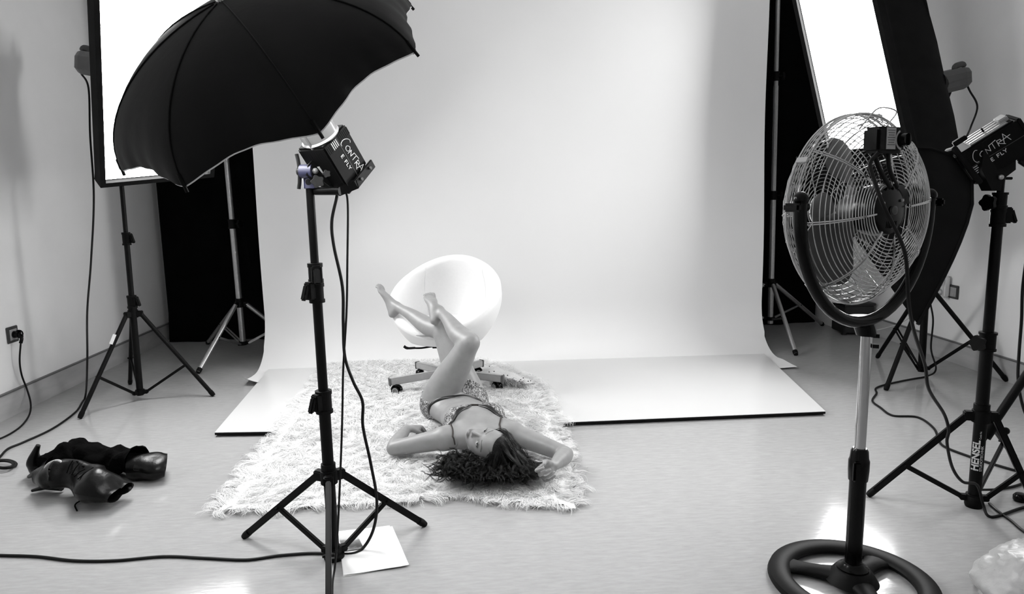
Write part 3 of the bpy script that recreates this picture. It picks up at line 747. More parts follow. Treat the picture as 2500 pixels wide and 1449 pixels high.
# ------------------------------------------------------------------ pedestal fan
PB = fl(2079, 1430); FG = unit((.405, -.914, .012)); FCN = _v((PB[0]-.044, PB[1]+.006, 1.130)); FXA = unit(np.cross((0, 0, 1), FG)); FUP = np.cross(FG, FXA)
if FXA[0] < 0: FXA = -FXA
def fp(x, y, z): return FCN+FXA*x+FG*y+FUP*z      # x right, y towards the camera (rear of the fan), z up
fan = thing('pedestal_fan', (PB[0], PB[1], 0), 'metal pedestal fan with wire cage and black base, seen from behind', 'fan')
R_ = .258
def ring(r, y, t, n=72): return [fp(r*math.cos(a), y, r*math.sin(a)) for a in np.linspace(0, 2*PI, n+1)[:-1]]
def prof_rear(r): u = r/R_; return .012+.092*(1-u**5)
def prof_front(r): u = r/R_; return -.016-.10*(1-u**4)
g = MB()
for r in np.concatenate([np.linspace(.078, .225, 17), [.236, .245, .252, .256]]): g.tube(ring(r, prof_rear(r), 0), .0014, 5, closed=True)
gr = g.build('rear_grille', 'wire', fan); gr['kind'] = 'stuff'
g = MB()
for k in range(8):
    a = k*PI/4+.12
    for da in (-.012, .012):
        g.tube([fp(r*math.cos(a+da), prof_rear(r)+.003, r*math.sin(a+da)) for r in np.linspace(.07, R_+.002, 12)], .0017, 5)
g.tube(ring(.261, .012, 0), .003, 6, closed=True)
g.build('rear_spokes', 'wire', gr)['kind'] = 'stuff'
g = MB()
for r in np.linspace(.05, .252, 20): g.tube(ring(r, prof_front(r), 0), .0013, 5, closed=True)
gf = g.build('front_grille', 'wire', fan); gf['kind'] = 'stuff'
g = MB()
for k in range(10):
    a = k*PI/5
    g.tube([fp(r*math.cos(a+.25*(1-r/R_)), prof_front(r)-.003, r*math.sin(a+.25*(1-r/R_))) for r in np.linspace(.04, R_+.002, 12)], .0016, 5)
for k in range(24):
    a0 = k*PI/12; g.tube([fp(r*math.cos(a0+(R_-r)*3.2), prof_front(r)-.002, r*math.sin(a0+(R_-r)*3.2)) for r in np.linspace(.12, R_, 8)], .0011, 4)
g.tube(ring(.261, -.018, 0), .003, 6, closed=True); g.lathe([(.0, -.012), (.045, -.01), (.05, 0)], fp(0, prof_front(.04), 0), FG, 24)
g.build('front_spokes', 'wire', gf)['kind'] = 'stuff'
bd2 = MB(); n = 72
q0, q1 = ring(.276, -.018, 0, n), ring(.276, .014, 0, n); 
g2 = MB()
for k in range(5): g2.tube(ring(.261, -.018+.030*k/4, 0), .0013, 5, closed=True)
g2.build('rim_wires', 'wire', gr)['kind'] = 'stuff'
for k, a in enumerate((2.6, .3, 1.35, 4.0, 5.3)):
    cl_ = MB(); ra = _v(FXA*math.cos(a)+FUP*math.sin(a)); ta = np.cross(FG, ra); cl_.box(FCN+ra*.264-FG*.002, (.005, .016, .036), (ra, ta, FG), .001); cl_.build('clip', 'chrome', fan)
# blades
def blade(a0):
    mb = MB(); top = []; 
    NU, NV = 18, 9
    rows = []
    for i in range(NU+1):
        u = i/NU; r = .035+(.222-.035)*u
        half = (.34+.20*math.sin(PI*u*.9))*math.sqrt(max(.0, 1-(max(0, u-.55)/.45)**2.4))
        sweep = .55*u
        row = []
        for j in range(NV+1):
            v = j/NV*2-1
            a = a0+sweep+half*v
            row.append(fp(r*math.cos(a), -.01+.034*v*(1-.35*u)-.006*v*v, r*math.sin(a)))
        rows.append(row)
    mb.grid(rows); mb.grid([[p-FG*.002 for p in r] for r in rows]); return mb
for k, a0 in enumerate((1.6, 1.6+2*PI/3, 1.6+4*PI/3)):
    blade(a0).build('blade', 'blade', fan)
MB().lathe([(.0, -.05), (.03, -.047), (.043, -.03), (.045, .02), (.02, .03)], fp(0, 0, 0), FG, 28).build('blade_hub', 'greyd', fan)
mo = MB(); mo.lathe([(.05, .02), (.066, .03), (.07, .05), (.07, .075), (.064, .096), (.05, .102), (.0, .104)], FCN, FG, 36)
mot = mo.build('motor_housing', 'glossblack', fan)
ms = MB(); ms.lathe([(.012, .0), (.012, .008), (.006, .012), (.0, .012)], fp(0, .102, 0), FG, 20)
for k in range(3):
    a = k*2*PI/3+.6; MB().cyl(fp(.045*math.cos(a), .096, .045*math.sin(a)), fp(.045*math.cos(a), .107, .045*math.sin(a)), .004, n=8).build('screw', 'lightgrey', mot)
ms.build('shaft_cap', 'greyd', mot)
sl = MB()
for k in range(7): sl.box(fp(-.02+k*.0065, .1025, -.038), (.0025, .002, .018), (FXA, FG, FUP))
sl.build('motor_slots', 'blackm', mot)['kind'] = 'stuff'
# control box, label, knob, handle
def kp(x, y, z): return fp(-.058+x, .108+y, .180+z)
cb = MB(); cb.box(kp(0, 0, 0), (.104, .05, .066), (FXA, FG, FUP), .008); cbo = cb.build('control_box', 'blackm', fan)
MB().box(kp(-.008, .0257, .003), (.036, .0014, .054), (FXA, FG, FUP)).build('rating_label', 'lightgrey', cbo)
tl_ = MB()
for k in range(7): tl_.box(kp(-.008, .0266, .023-k*.006), (.029-.004*(k % 3), .0006, .0018), (FXA, FG, FUP))
o = tl_.build('label_print', 'greyd', cbo); o['kind'] = 'stuff'
kn = MB(); kn.cyl(kp(.036, .024, 0), kp(.036, .042, 0), .0175, .015, n=20); kn.box(kp(.036, .044, 0), (.006, .008, .03), (FXA, FG, FUP), .002); kn.build('speed_knob', 'glossblack', cbo)
kd = MB(); kd.tube([kp(.036+.0235*math.cos(a), .0257, .0235*math.sin(a)) for a in np.linspace(2.0, 4.6, 12)], .0028, 6, flat=(.3, FG)); kd.build('dial_scale', 'lightgrey', cbo)
for xx in (-.03, .026):
    MB().tube(spline([kp(xx, -.005, -.03), kp(xx*.7+.012, .0, -.075), fp(xx*.5, .104, .06)], 5), .008, 8, flat=(.5, FG)).build('bracket_arm', 'blackm', fan)
hd_ = MB(); hd_.tube(spline([kp(-.05, -.035, .03), kp(-.045, -.02, .05), kp(-.01, -.01, .082), kp(.06, -.01, .076), kp(.045, -.02, .045), kp(.045, -.03, .02)], 4), .002, 6)
hd_.build('carry_handle', 'wire', fan)
# yoke: half hoop below the cage with pivots at both sides
yk = []
for a in np.linspace(PI*1.0, PI*2.0, 29): yk.append(fp(.268*math.cos(a), .034, .31*math.sin(a)))
yk = [fp(-.268, .034, .03)]+yk+[fp(.268, .034, .03)]
MB().tube(yk, .0165, 14).build('yoke', 'glossblack', fan)
for s in (-1, 1):
    pk = MB(); pk.cyl(fp(s*.245, .034, .015), fp(s*.292, .034, .015), .011, n=14); pk.ball(fp(s*.268, .034, .035), .02); pk.box(fp(s*.298, .034, .015), (.016, .05, .022), (FXA, FG, FUP), .005)
    pk.build('pivot_knob', 'glossblack', fan)
px_, py_ = PB[0], PB[1]
MB().loft([(_v((px_, py_, .775)), (.028, 0, 0), (0, .028, 0)), (_v((px_-.008, py_, .80)), (.03, 0, 0), (0, .026, 0)), (_v((px_-.03, py_-.012, .835)), (.034, 0, 0), (0, .02, 0))], 20).build('yoke_socket', 'glossblack', fan)
MB().cyl((px_, py_, .40), (px_, py_, .79), .0155, n=24).build('chrome_pole', 'chrome', fan)
for z in (.745, .775): MB().cyl((px_+.012, py_-.012, z), (px_+.026, py_-.02, z), .006, n=10).build('pole_screw', 'blackm', fan)
MB().lathe([(.027, .0), (.029, .03), (.029, .06), (.026, .068), (.024, .09), (.019, .098)], (px_, py_, .40-.06), (0, 0, 1), 24).build('height_collar', 'glossblack', fan)
lk = MB(); lk.box((px_-.02, py_-.024, .375), (.022, .016, .062), None, .005); lk.build('collar_knob', 'glossblack', fan)
MB().cyl((px_, py_, .02), (px_, py_, .36), .0235, n=24).build('lower_pole', 'glossblack', fan)
# base
RB = .238
bs = MB(); rows = []
for a in np.linspace(0, 2*PI, 65):
    r = []
    for t in np.linspace(0, 2*PI, 13):
        r.append((px_+(RB-.032+.034*math.cos(t))*math.cos(a), py_+(RB-.032+.034*math.cos(t))*math.sin(a), .0155+.0155*math.sin(t)+(.004 if math.sin(t) > 0 else 0)))
    rows.append(r)
bs.grid(rows); bso = bs.build('base_ring', 'blackm', fan)
for a in (PI*.80, PI*.2, PI*1.5):
    d = _v((math.cos(a), math.sin(a), 0)); s = np.cross((0, 0, 1), d)
    st = []
    for f in np.linspace(0, 1, 9):
        r = .02+(RB-.045)*f; hw = .052-.03*math.sin(PI*f)**.8+.012*f; z = .052-.03*f**.8
        st.append((_v((px_, py_, z*.55))+d*r, s*hw, _v((0, 0, z*.5))))
    MB().loft(st, 16).build('base_spoke', 'blackm', fan)
MB().lathe([(.075, .02), (.06, .045), (.05, .058), (.045, .06)], (px_, py_, 0), (0, 0, 1), 32).build('base_hub', 'blackm', fan)
MB().lathe([(.043, .056), (.045, .064), (.034, .07), (.03, .076), (.025, .08)], (px_, py_, 0), (0, 0, 1), 32).build('hub_collar', 'glossblack', fan)

# ------------------------------------------------------------------ backdrop stands
cL = (-1.735, 5.2); qt = at(568, 400, 5.2); zt_ = qt[2]
tripod('backdrop_stand', 'silver tripod stand holding up the left end of the white paper', cL,
       [fl(484, 912), fl(507, 840), (-1.30, 5.32, 0)], at(590, 742, 5.2)[2], .11, (qt[0]-.06, 5.2),
       [(.10, 1.0, .022), (.95, 1.95, .019), (1.9, 2.98, .016)], 'alu', .016, .5, twin=True, knobs=((1.0, (.9, -.3, 0)), (1.92, (.9, -.3, 0))), group='silver backdrop stands', foot_cap='blackm')
cR = (2.36, 5.3)
tripod('backdrop_stand', 'silver tripod stand holding up the right end of the white paper', cR,
       [fl(1943, 868), fl(2008, 795), (1.75, 5.6, 0)], at(1886, 693, 5.3)[2], .16, (2.315, 5.3),
       [(.12, 1.12, .022), (1.08, 1.95, .02), (1.9, 2.98, .017)], 'alu', .016, .5, knobs=((1.13, (.9, -.3, 0)), (2.02, (.9, -.3, 0))), group='silver backdrop stands')
# dark low chest by the pilaster
ch_ = thing('low_chest', (3.09, 5.40, 0), 'dark low wooden chest in the far right corner behind the fan', 'chest')
MB().box((3.09, 5.40, .13), (.24, .20, .22), None, .006).build('body', 'darkwood', ch_)
MB().box((3.09, 5.40, .25), (.26, .22, .02), None, .004).build('lid', 'darkwood', ch_)
for x in (2.99, 3.19): MB().box((x, 5.34, .01), (.03, .03, .02)).build('foot', 'darkwood', ch_)

# ------------------------------------------------------------------ cables, sockets
def cable(pts, r, label, m='cable', name='power_cable', k=10):
    mb = MB(); P = [_v((p[0], p[1], max(p[2], r*.95))) for p in spline(pts, k)]; mb.tube(P, r, 8); return solo(name, mb, m, label, 'cable', None)
G = lambda x, y, z=.0045: fl(x, y, z)
# left wall socket with plug
so = at(28, 815, at(28, 815, 1)[1]); dd = ray(28, 816); so = EYE+dd*((XL-EYE[0])/dd[0])
sk_ = thing('wall_socket', so, 'square grey wall socket low on the left wall', 'socket')
def frame_plate(t, c, n, s, m1, m2):
    a = unit(np.cross((0, 0, 1), n))
    f = MB(); f.box(_v(c)+_v(n)*.005, (.01, s, s), (n, a, (0, 0, 1)), .003); f.build('frame', m1, t)
    f = MB(); f.box(_v(c)+_v(n)*.010, (.004, s*.72, s*.72), (n, a, (0, 0, 1)), .002); f.build('insert', m2, t)
    f = MB(); f.lathe([(.02, 0), (.02, .002), (.017, .002)], _v(c)+_v(n)*.011, n, 24); f.build('outlet', m2, t)
frame_plate(sk_, so, (1, 0, 0), .092, 'greyd', 'lightgrey')
plug = thing('power_plug', so+_v((.02, -.0, -.01)), 'black angled plug in the left wall socket', 'plug')
pm = MB(); pm.cyl(so+(.014, 0, 0), so+(.042, 0, 0), .02, n=20); pm.tube(spline([so+(.034, 0, .0), so+(.055, -.004, -.02), so+(.052, -.012, -.05)], 5), [.014]*5+[.009]*6, 10); pm.build('plug_body', 'glossblack', plug)
pm = MB(); pm.tube([so+(.045+.02*math.cos(a), -.004, .004+.02*math.sin(a)) for a in np.linspace(0, 2*PI, 13)[:-1]], .004, 6, closed=True); pm.build('pull_ring', 'glossblack', plug)
pe = so+_v((.052, -.012, -.05))
def wp(x, y, off):
    d = ray(x, y); return EYE+d*((XL+off-EYE[0])/d[0])
cable([pe, wp(48, 880, .04), wp(53, 915, .03), wp(66, 950, .028), G(75, 985, .05), G(70, 1015, .01), G(45, 1045), G(0, 1070), G(-60, 1085)], .0048, 'black cable hanging from the plug in the left wall socket')
# softbox cable down to the coil on the floor
cable([plugL, plugL+_v((.005, -.02, -.04)), at(216, 215, 4.25), at(220, 330, 4.15), at(229, 480, 4.0), at(222, 640, 3.95), at(213, 760, 3.9), at(213, 880, 3.85), G(208, 968, .02), G(185, 1005), G(130, 1045), G(60, 1078), G(20, 1095), G(0, 1115), G(-30, 1150)], .0055, 'black cable dropping from the left softbox flash to the floor')
co = [G(-70, 1128)]
for k in range(17):
    a = k*.72-1.6; co.append(G(8+(34-k*.9)*math.cos(a), 1133+(11-k*.25)*math.sin(a), .005+.0012*k))
cable(co, .0055, 'coiled black cable lying on the floor at the left edge', name='cable_coil', k=5)
# foreground floor cable
cable([G(-80, 1352), G(0, 1355), G(90, 1358), G(180, 1368), G(280, 1368), G(400, 1358), G(500, 1362), G(600, 1366), G(680, 1356), G(760, 1350), G(850, 1352), G(885, 1338, .01), at(912, 1290, 2.25), at(920, 1220, 2.26), at(905, 1130, 2.24), at(886, 1040, 2.22), at(885, 980, 2.22), at(862, 930, 2.2), at(842, 870, 2.2), at(838, 790, 2.2), at(836, 700, 2.2), at(815, 600, 2.19), at(810, 540, 2.18), at(822, 480, 2.18), at(826, 455, 2.2)], .0052, 'thick black cable from the umbrella flash looping down and off to the left', k=8)
cable([at(842, 460, 2.2), at(849, 500, 2.2), at(848, 640, 2.2), at(846, 760, 2.19), at(838, 900, 2.19), at(836, 1000, 2.19), at(833, 1100, 2.18), at(828, 1220, 2.16), at(824, 1300, 2.12), at(818, 1380, 2.06), G(812, 1420, .02), G(810, 1470), G(800, 1600)], .0035, 'thin black cable running down in front of the foreground stand', k=8)
# right side cables
cable([plugR, plugR+_v((.02, -.02, -.06)), at(2386, 260, 4.15), at(2370, 310, 4.1), at(2355, 350, 3.9), at(2320, 480, 3.95), at(2283, 640, 4.0), at(2270, 720, 4.02), at(2278, 780, 4.02), at(2273, 850, 4.03), at(2285, 900, 4.0), G(2262, 918, .01), G(2200, 930), G(2142, 945), G(2140, 960), G(2130, 978), G(2150, 995), G(2180, 1014), G(2240, 1018), G(2280, 1045), G(2292, 1075), G(2310, 1092), G(2370, 1115), G(2450, 1140), G(2500, 1152), G(2580, 1160)], .0055, 'black cable from the right softbox flash trailing over the floor', k=8)
fc0 = fp(-.03, .17, .17)
cable([kp(-.045, .02, -.03), at(2124, 400, 1.745), at(2138, 450, 1.725), at(2156, 500, 1.715), at(2181, 550, 1.725), at(2202, 595, 1.745), at(2213, 640, 1.765), at(2219, 740, 1.8), at(2232, 810, 1.86), at(2258, 890, 1.95), at(2268, 950, 2.0), at(2305, 1010, 2.1), at(2316, 1050, 2.12), at(2312, 1080, 2.14), at(2325, 1140, 2.18), at(2350, 1175, 2.2), at(2385, 1183, 2.25), at(2400, 1230, 2.28), G(2412, 1258, .01), G(2440, 1258), G(2500, 1238), G(2580, 1225)], .0052, 'black power cable hanging from the back of the fan', k=8)
cable([at(2510, 600, 2.5), at(2497, 700, 2.5), at(2494, 780, 2.5), at(2488, 860, 2.5), at(2486, 930, 2.5), at(2500, 1000, 2.5), at(2530, 1060, 2.5), G(2560, 1130, .01)], .0055, 'black cable hanging down at the right picture edge', k=8)
cable([G(2395, 1195, .02), G(2440, 1193), G(2490, 1182), G(2560, 1150)], .005, 'short black cable on the floor by the lettered stand foot', k=8)
cable([G(2415, 1228, .006), G(2440, 1250), G(2470, 1272), G(2500, 1297), G(2560, 1330)], .005, 'black cable crossing the floor at the right edge', k=8)
# spiral cord on the right flash
hp = []
A0, A1, A2, A3 = at(2470, 365, 2.34), at(2485, 352, 2.34), at(2515, 362, 2.34), at(2560, 420, 2.34)
ax_ = spline([A0, A1, A2, A3], 24)
for i, p in enumerate(ax_):
    a = i*1.9; hp.append(p+_v((0, .009*math.cos(a), .009*math.sin(a))))
solo('coiled_cord', MB().tube(hp, .0035, 6), 'cable', 'black coiled cord behind the right lettered flash', 'cable')
# right wall timer
dd = ray(2330, 712); rs_ = EYE+dd*((XR-EYE[0])/dd[0])
s2 = thing('wall_socket', rs_, 'grey framed wall socket on the right wall under the white timer', 'socket')
frame_plate(s2, rs_, (-1, 0, 0), .092, 'greyd', 'lightgrey')
tm = thing('plug_in_timer', rs_+_v((-.03, .05, -.06)), 'white plug-in digital timer on the right wall socket', 'timer')
tc_ = rs_+_v((-.035, .055, .03))
MB().box(tc_, (.05, .062, .15), None, .012).build('housing', 'white', tm)
dl = MB(); dl.lathe([(.031, 0), (.031, .012), (.027, .016), (0, .016)], tc_+_v((-.024, 0, .036)), (-1, 0, 0), 28); dlo = dl.build('dial', 'white', tm)
MB().box(tc_+_v((-.041, 0, .046)), (.003, .034, .014)).build('display', 'glossblack', dlo)
bt = MB()
for k in range(6): bt.cyl(tc_+_v((-.039, -.014+.014*(k % 3), .026-.012*(k//3))), tc_+_v((-.0425, -.014+.014*(k % 3), .026-.012*(k//3))), .004, n=8)
bt.build('buttons', 'lightgrey', dlo)['kind'] = 'stuff'
ol = MB(); ol.lathe([(.024, 0), (.024, .003), (.02, .003), (.019, -.004), (0, -.004)], tc_+_v((-.026, 0, -.038)), (-1, 0, 0), 24); ol.build('outlet', 'lightgrey', tm)
MB().lathe([(.014, 0), (.013, .02), (.006, .03), (0, .03)], tc_+_v((-.024, 0, -.038)), (-1, 0, 0), 14).build('thin_plug', 'white', tm)
q = tc_+_v((-.055, 0, -.04))
cable([q, q+_v((-.03, .05, -.03)), at(2262, 740, 4.7), at(2210, 782, 4.85), at(2170, 798, 4.95), at(2130, 808, 5.0), G(2105, 818)], .003, 'thin white cable running from the wall timer behind the fan', 'cablew')
# ------------------------------------------------------------------ white tub chair
CC = _v((-.17, 4.075, 0)); RUGZ = .03; CF = math.radians(-90-17)   # facing direction
chair = thing('tub_chair', (CC[0], CC[1], RUGZ), 'white leatherette swivel tub chair on a grey five-star base behind the reclining person', 'chair')
def cp(r, phi, z): return _v((CC[0]+r*math.cos(CF+phi), CC[1]+r*math.sin(CF+phi), z))   # phi 0 = front
def rim_h(phi):
    c = (1-math.cos(phi))/2
    return .425+(.815-.425)*c**.95
rows = []
NPH = 72
sec = []
def section(phi):
    H = rim_h(phi); zb = .324
    pr = [(.12, zb)]
    # outside, from the underside up
    for f in np.linspace(0, 1, 10):
        z = zb+.01+(H-zb-.05)*f
        lean = 0.0
        q = (z-zb)/(.60-zb); q = min(max(q, 0), 1)
        r = .205+.135*math.sin(q*PI/2)**.8
        if z > .60: r -= .055*((z-.60)/.22)**1.6
        pr.append((r, z))
    ro, zo = pr[-1]
    for a in np.linspace(.3, PI-.3, 6):
        pr.append((ro-.03+.03*math.cos(a), zo+.028*math.sin(a)+.012))
    for f in np.linspace(1, 0, 8):
        z = .37+(zo-.37)*f
        q = (z-zb)/(.60-zb); q = min(max(q, 0), 1)
        r = .205+.135*math.sin(q*PI/2)**.8-.062
        if z > .60: r -= .055*((z-.60)/.22)**1.6
        pr.append((r, z))
    pr += [(.16, .36), (0.001, .355)]
    return pr
rows = [[cp(r, phi, z) for r, z in section(phi)] for phi in np.linspace(0, 2*PI, NPH+1)]
MB().grid(rows).build('tub_shell', 'leather', chair)
under = MB(); under.lathe([(.0, .322), (.125, .322), (.125, .329)], (CC[0], CC[1], 0), (0, 0, 1), 40); under.build('shell_bottom', 'leather', chair)
# seat cushion
cu = []
for phi in np.linspace(0, 2*PI, 49):
    cu.append([cp(r, phi, z) for r, z in ((.0, .372), (.24, .372), (.262, .39), (.266, .41), (.255, .432), (.225, .446), (.15, .453), (.0, .455))])
co_ = MB().grid(cu).build('seat_cushion', 'leather', chair)
MB().tube([cp(.267, p, .406) for p in np.linspace(0, 2*PI, 61)[:-1]], .004, 6, closed=True).build('cushion_piping', 'piping', co_)
for phi in (2.35, -2.35):     # upholstery seams inside the back
    pts = []
    for r, z in section(phi)[16:25]: pts.append(cp(r-.001, phi, z))
    MB().tube(pts, .0014, 5).build('back_seam', 'leather', chair)
# mechanism and base
MB().box((CC[0], CC[1], .308), (.17, .15, .03), None, .006).build('tilt_plate', 'blackm', chair)
lv = MB(); a_, b_ = at(1066, 845, 4.02), at(1003, 849, 3.98)
lv.tube(spline([a_, a_+(-.03, 0, .0), b_+(.06, 0, -.002), b_], 6), .0055, 8)
lvo = lv.build('height_lever', 'blackm', chair)
MB().tube(spline([b_+(.025, 0, 0), b_+(-.02, 0, .0), b_+(-.04, 0, .012)], 5), [.011]*5+[.013]*6, 12, flat=(.6, (0, 0, 1))).build('lever_grip', 'blackm', lvo)
MB().cyl((CC[0], CC[1], .09), (CC[0], CC[1], .30), .014, n=16).build('gas_piston', 'chrome', chair)
MB().lathe([(.032, .085), (.032, .15), (.026, .2), (.024, .225)], (CC[0], CC[1], 0), (0, 0, 1), 24).build('column_cover', 'blackm', chair)
for k in range(5):
    a = math.radians(-90+72*k-1)
    d = _v((math.cos(a), math.sin(a), 0)); s = np.cross((0, 0, 1), d)
    st = MB(); L_ = .345
    p0, p1 = CC+d*.03+(0, 0, .128), CC+d*L_+(0, 0, .108)
    dd = unit(p1-p0); st.box((p0+p1)/2, (np.linalg.norm(p1-p0), .032, .042), (dd, s, np.cross(dd, s)), .005)
    arm = st.build('base_arm', 'lightgrey', chair)
    MB().box(p1+dd*.004, (.012, .036, .046), (dd, s, np.cross(dd, s)), .003).build('end_cap', 'grey', arm)
    cw = CC+d*(L_-.025); sw_ = unit(s*.8+d*.6)
    ct = MB(); cz = RUGZ+.026
    ct.cyl(_v((cw[0], cw[1], .06)), _v((cw[0], cw[1], .1)), .008, n=10)
    off = np.cross((0, 0, 1), sw_)*.012
    c0 = _v((cw[0], cw[1], cz))+off
    for q in (-1, 1): ct.cyl(c0+sw_*q*.007, c0+sw_*q*.024, .026, n=20)
    cto = ct.build('caster', 'glossblack', chair)
    hub = MB()
    for q in (-1, 1): hub.lathe([(.019, 0), (.019, .002), (.015, .002), (.014, 0)], c0+sw_*q*.0243, sw_*q, 18)
    hub.build('wheel_ring', 'lightgrey', cto)
    fn = MB(); pts = [c0+np.cross(sw_, (0, 0, 1))*.031*math.cos(t)+_v((0, 0, .031*math.sin(t))) for t in np.linspace(.1, PI-.1, 9)]
    fn.tube(pts, .006, 8, flat=(2.6, sw_)); fn.build('caster_hood', 'glossblack', cto)

# ------------------------------------------------------------------ reclining person
def limb(mb, pts, rad, n=20, flat=None, k=6):
    """smooth tapering sweep; pts with radii, ellipse ratio (width, depth) per point about axis flat"""
    P = spline(pts, k); m = len(P)
    ts = np.linspace(0, len(pts)-1, m)
    R1 = np.interp(ts, range(len(pts)), [r[0] if hasattr(r, '__len__') else r for r in rad])
    R2 = np.interp(ts, range(len(pts)), [r[1] if hasattr(r, '__len__') else r for r in rad])
    st = []; a = None
    for i in range(m):
        t = unit(P[min(i+1, m-1)]-P[max(i-1, 0)])
        if flat is not None: a = unit(np.cross(t, _v(flat)))
        elif a is None: a, _ = frame(t)
        else: a = unit(a-t*a.dot(t))
        b = np.cross(t, a)
        st.append((P[i], a*R1[i], b*R2[i]))
    # rounded ends
    t0 = unit(P[0]-P[1]); t1 = unit(P[-1]-P[-2]); q = []
    for f in (.98, .8, .5): q.append((st[0][0]+t0*min(R1[0], R2[0])*f, st[0][1]*math.sqrt(1-f*f), st[0][2]*math.sqrt(1-f*f)))
    e = []
    for f in (.5, .8, .98): e.append((st[-1][0]+t1*min(R1[-1], R2[-1])*f, st[-1][1]*math.sqrt(1-f*f), st[-1][2]*math.sqrt(1-f*f)))
    mb.loft(q+st+e, n)
bodyparts = []
def bp_(): 
    m = MB(); bodyparts.append(m); return m
Z0 = .022          # flattened pile under the back
shL, shR = _v((-.148, 3.00, .105)), _v((.162, 3.03, .105))
hipL, hipR = _v((-.185, 3.47, .145)), _v((-.03, 3.55, .125))
kneeL, ankL = at(1146, 834, 3.385), at(1073, 758, 3.70)
kneeR, ankR = at(1078, 806, 3.70), at(970, 749, 3.97)
# torso
def sect(c, hw, hd, lat):
    lat = unit(lat); return (_v(c), lat*hw, np.cross(lat, unit((-.15, 1, 0)))*hd)
lat0 = shR-shL; lat1 = _v((.93, .30, -.06))
ST = [((.012, 2.955, .112), .055, .05, 0), ((.008, 2.985, .108), .115, .062, 0), ((.004, 3.03, .112), .150, .078, .0), ((-.004, 3.09, .118), .148, .088, .1), ((-.016, 3.15, .118), .143, .09, .2),
      ((-.034, 3.22, .112), .132, .084, .4), ((-.062, 3.30, .105), .119, .076, .6), ((-.088, 3.375, .105), .128, .076, .8), ((-.108, 3.45, .115), .152, .088, 1), ((-.112, 3.53, .115), .150, .088, 1), ((-.108, 3.59, .112), .10, .066, 1)]
bp_().loft([sect(c, hw, hd, lat0*(1-f)+lat1*f*.3) for c, hw, hd, f in ST], 36)
# neck, shoulders
HC = _v((.056, 2.796, .134)); HRt, HF, HU = unit((.534, .5115, .6733)), unit((-.5055, -.4452, .7391)), unit((.6777, -.735, .0208))
HF = unit(HF-HU*HF.dot(HU)); HRt = np.cross(HF, HU)
def hp3(x, y, z): return HC+HRt*x+HF*y+HU*z         # head: x her right, y forward, z crown
limb(bp_(), [(.008, 3.01, .115), (.008, 2.95, .118), hp3(0, -.018, -.085), hp3(0, -.015, -.03)], [.062, .052, .05, .05])
for s in (shL, shR): bp_().ball(s, (.062, .06, .058))
for s, t_ in ((shL, -1), (shR, 1)):   # trapezius and pectoral bridges
    limb(bp_(), [(.01, 2.98, .11), s*.6+_v((.01, 2.99, .11))*.4, s], [.055, .052, .055])
    limb(bp_(), [_v((0, 3.09, .145)), (_v((0, 3.09, .145))+s)/2+_v((0, .02, .012)), s], [.05, .05, .045])
# breasts
brL, brR = _v((-.083, 3.098, .162)), _v((.066, 3.135, .162))
for c in (brL, brR): bp_().ball(c, (.066, .07, .055))
# belly, buttocks
bp_().ball((-.075, 3.36, .12), (.09, .11, .068)); bp_().ball((-.20, 3.51, .11), (.095, .105, .088)); bp_().ball((-.03, 3.56, .1), (.095, .10, .078))
# legs
def leg(h, k, a, side):
    d1, d2 = unit(k-h), unit(a-k); bend = unit(np.cross(d1, d2)); back = unit(np.cross(bend, d2))     # back: towards the calf side
    if back.dot(h-k) < 0: back = -back
    tb = unit(np.cross(bend, d1)); tb = tb if tb.dot(a-k) > 0 else -tb      # back of the thigh
    l1, l2 = np.linalg.norm(k-h), np.linalg.norm(a-k)
    limb(bp_(), [h-d1*.02+tb*.01, h+d1*l1*.16+tb*.012, h+d1*l1*.40+tb*.008, h+d1*l1*.66, h+d1*l1*.87, k-tb*.006], [.094, .093, .084, .07, .058, .053])
    bp_().ball(k-(d1*-.004)+(-tb)*.012, .05)
    limb(bp_(), [k+d2*.0, k+d2*l2*.12+back*.010, k+d2*l2*.28+back*.016, k+d2*l2*.45+back*.012, k+d2*l2*.68+back*.002, k+d2*l2*.88, a], [.05, .052, .053, .047, .036, .028, .029])
leg(hipL, kneeL, ankL, -1); leg(hipR, kneeR, ankR, 1)
def foot(a, heel, ball_, toe, sole, wd, big):
    """sole: unit vector out of the sole; wd: across the foot, towards the big toe when big = 1"""
    sole = unit(sole); fd = unit(toe-heel); wd = unit(np.cross(fd, sole))*big
    limb(bp_(), [a, a*.55+heel*.45, heel], [.031, .031, .026])
    st = []
    L_ = np.linalg.norm(toe-heel)
    for f, hw, hh, lift in ((0, .018, .016, .006), (.06, .026, .026, .006), (.2, .027, .033, .016), (.38, .029, .034, .024), (.55, .033, .026, .018), (.70, .038, .019, .008), (.80, .038, .015, .003), (.86, .035, .012, .002)):
        st.append((heel+fd*L_*f-sole*lift, wd*hw, sole*hh))
    bp_().loft(st, 20)
    limb(bp_(), [a, heel+fd*L_*.33-sole*.028, heel+fd*L_*.62-sole*.012], [.032, .028, .018])
    for k, (o, r, ln) in enumerate(((.024, .0112, .045), (.008, .0088, .047), (-.005, .0082, .042), (-.017, .0078, .036), (-.028, .0076, .028))):
        p = heel+fd*L_*.80+wd*o
        limb(bp_(), [p-fd*.01, p+fd*ln*.55-sole*.006, p+fd*ln+sole*.002], [r, r*1.02, r*1.0], 12, None, 4)
foot(ankL, at(1060, 782, 3.665), None, at(1047, 716, 3.845), unit((-.30, .40, -.85)), None, -1)
foot(ankR, at(958, 766, 3.975), None, at(924, 697, 4.06), unit((-.75, .25, -.25)), None, -1)
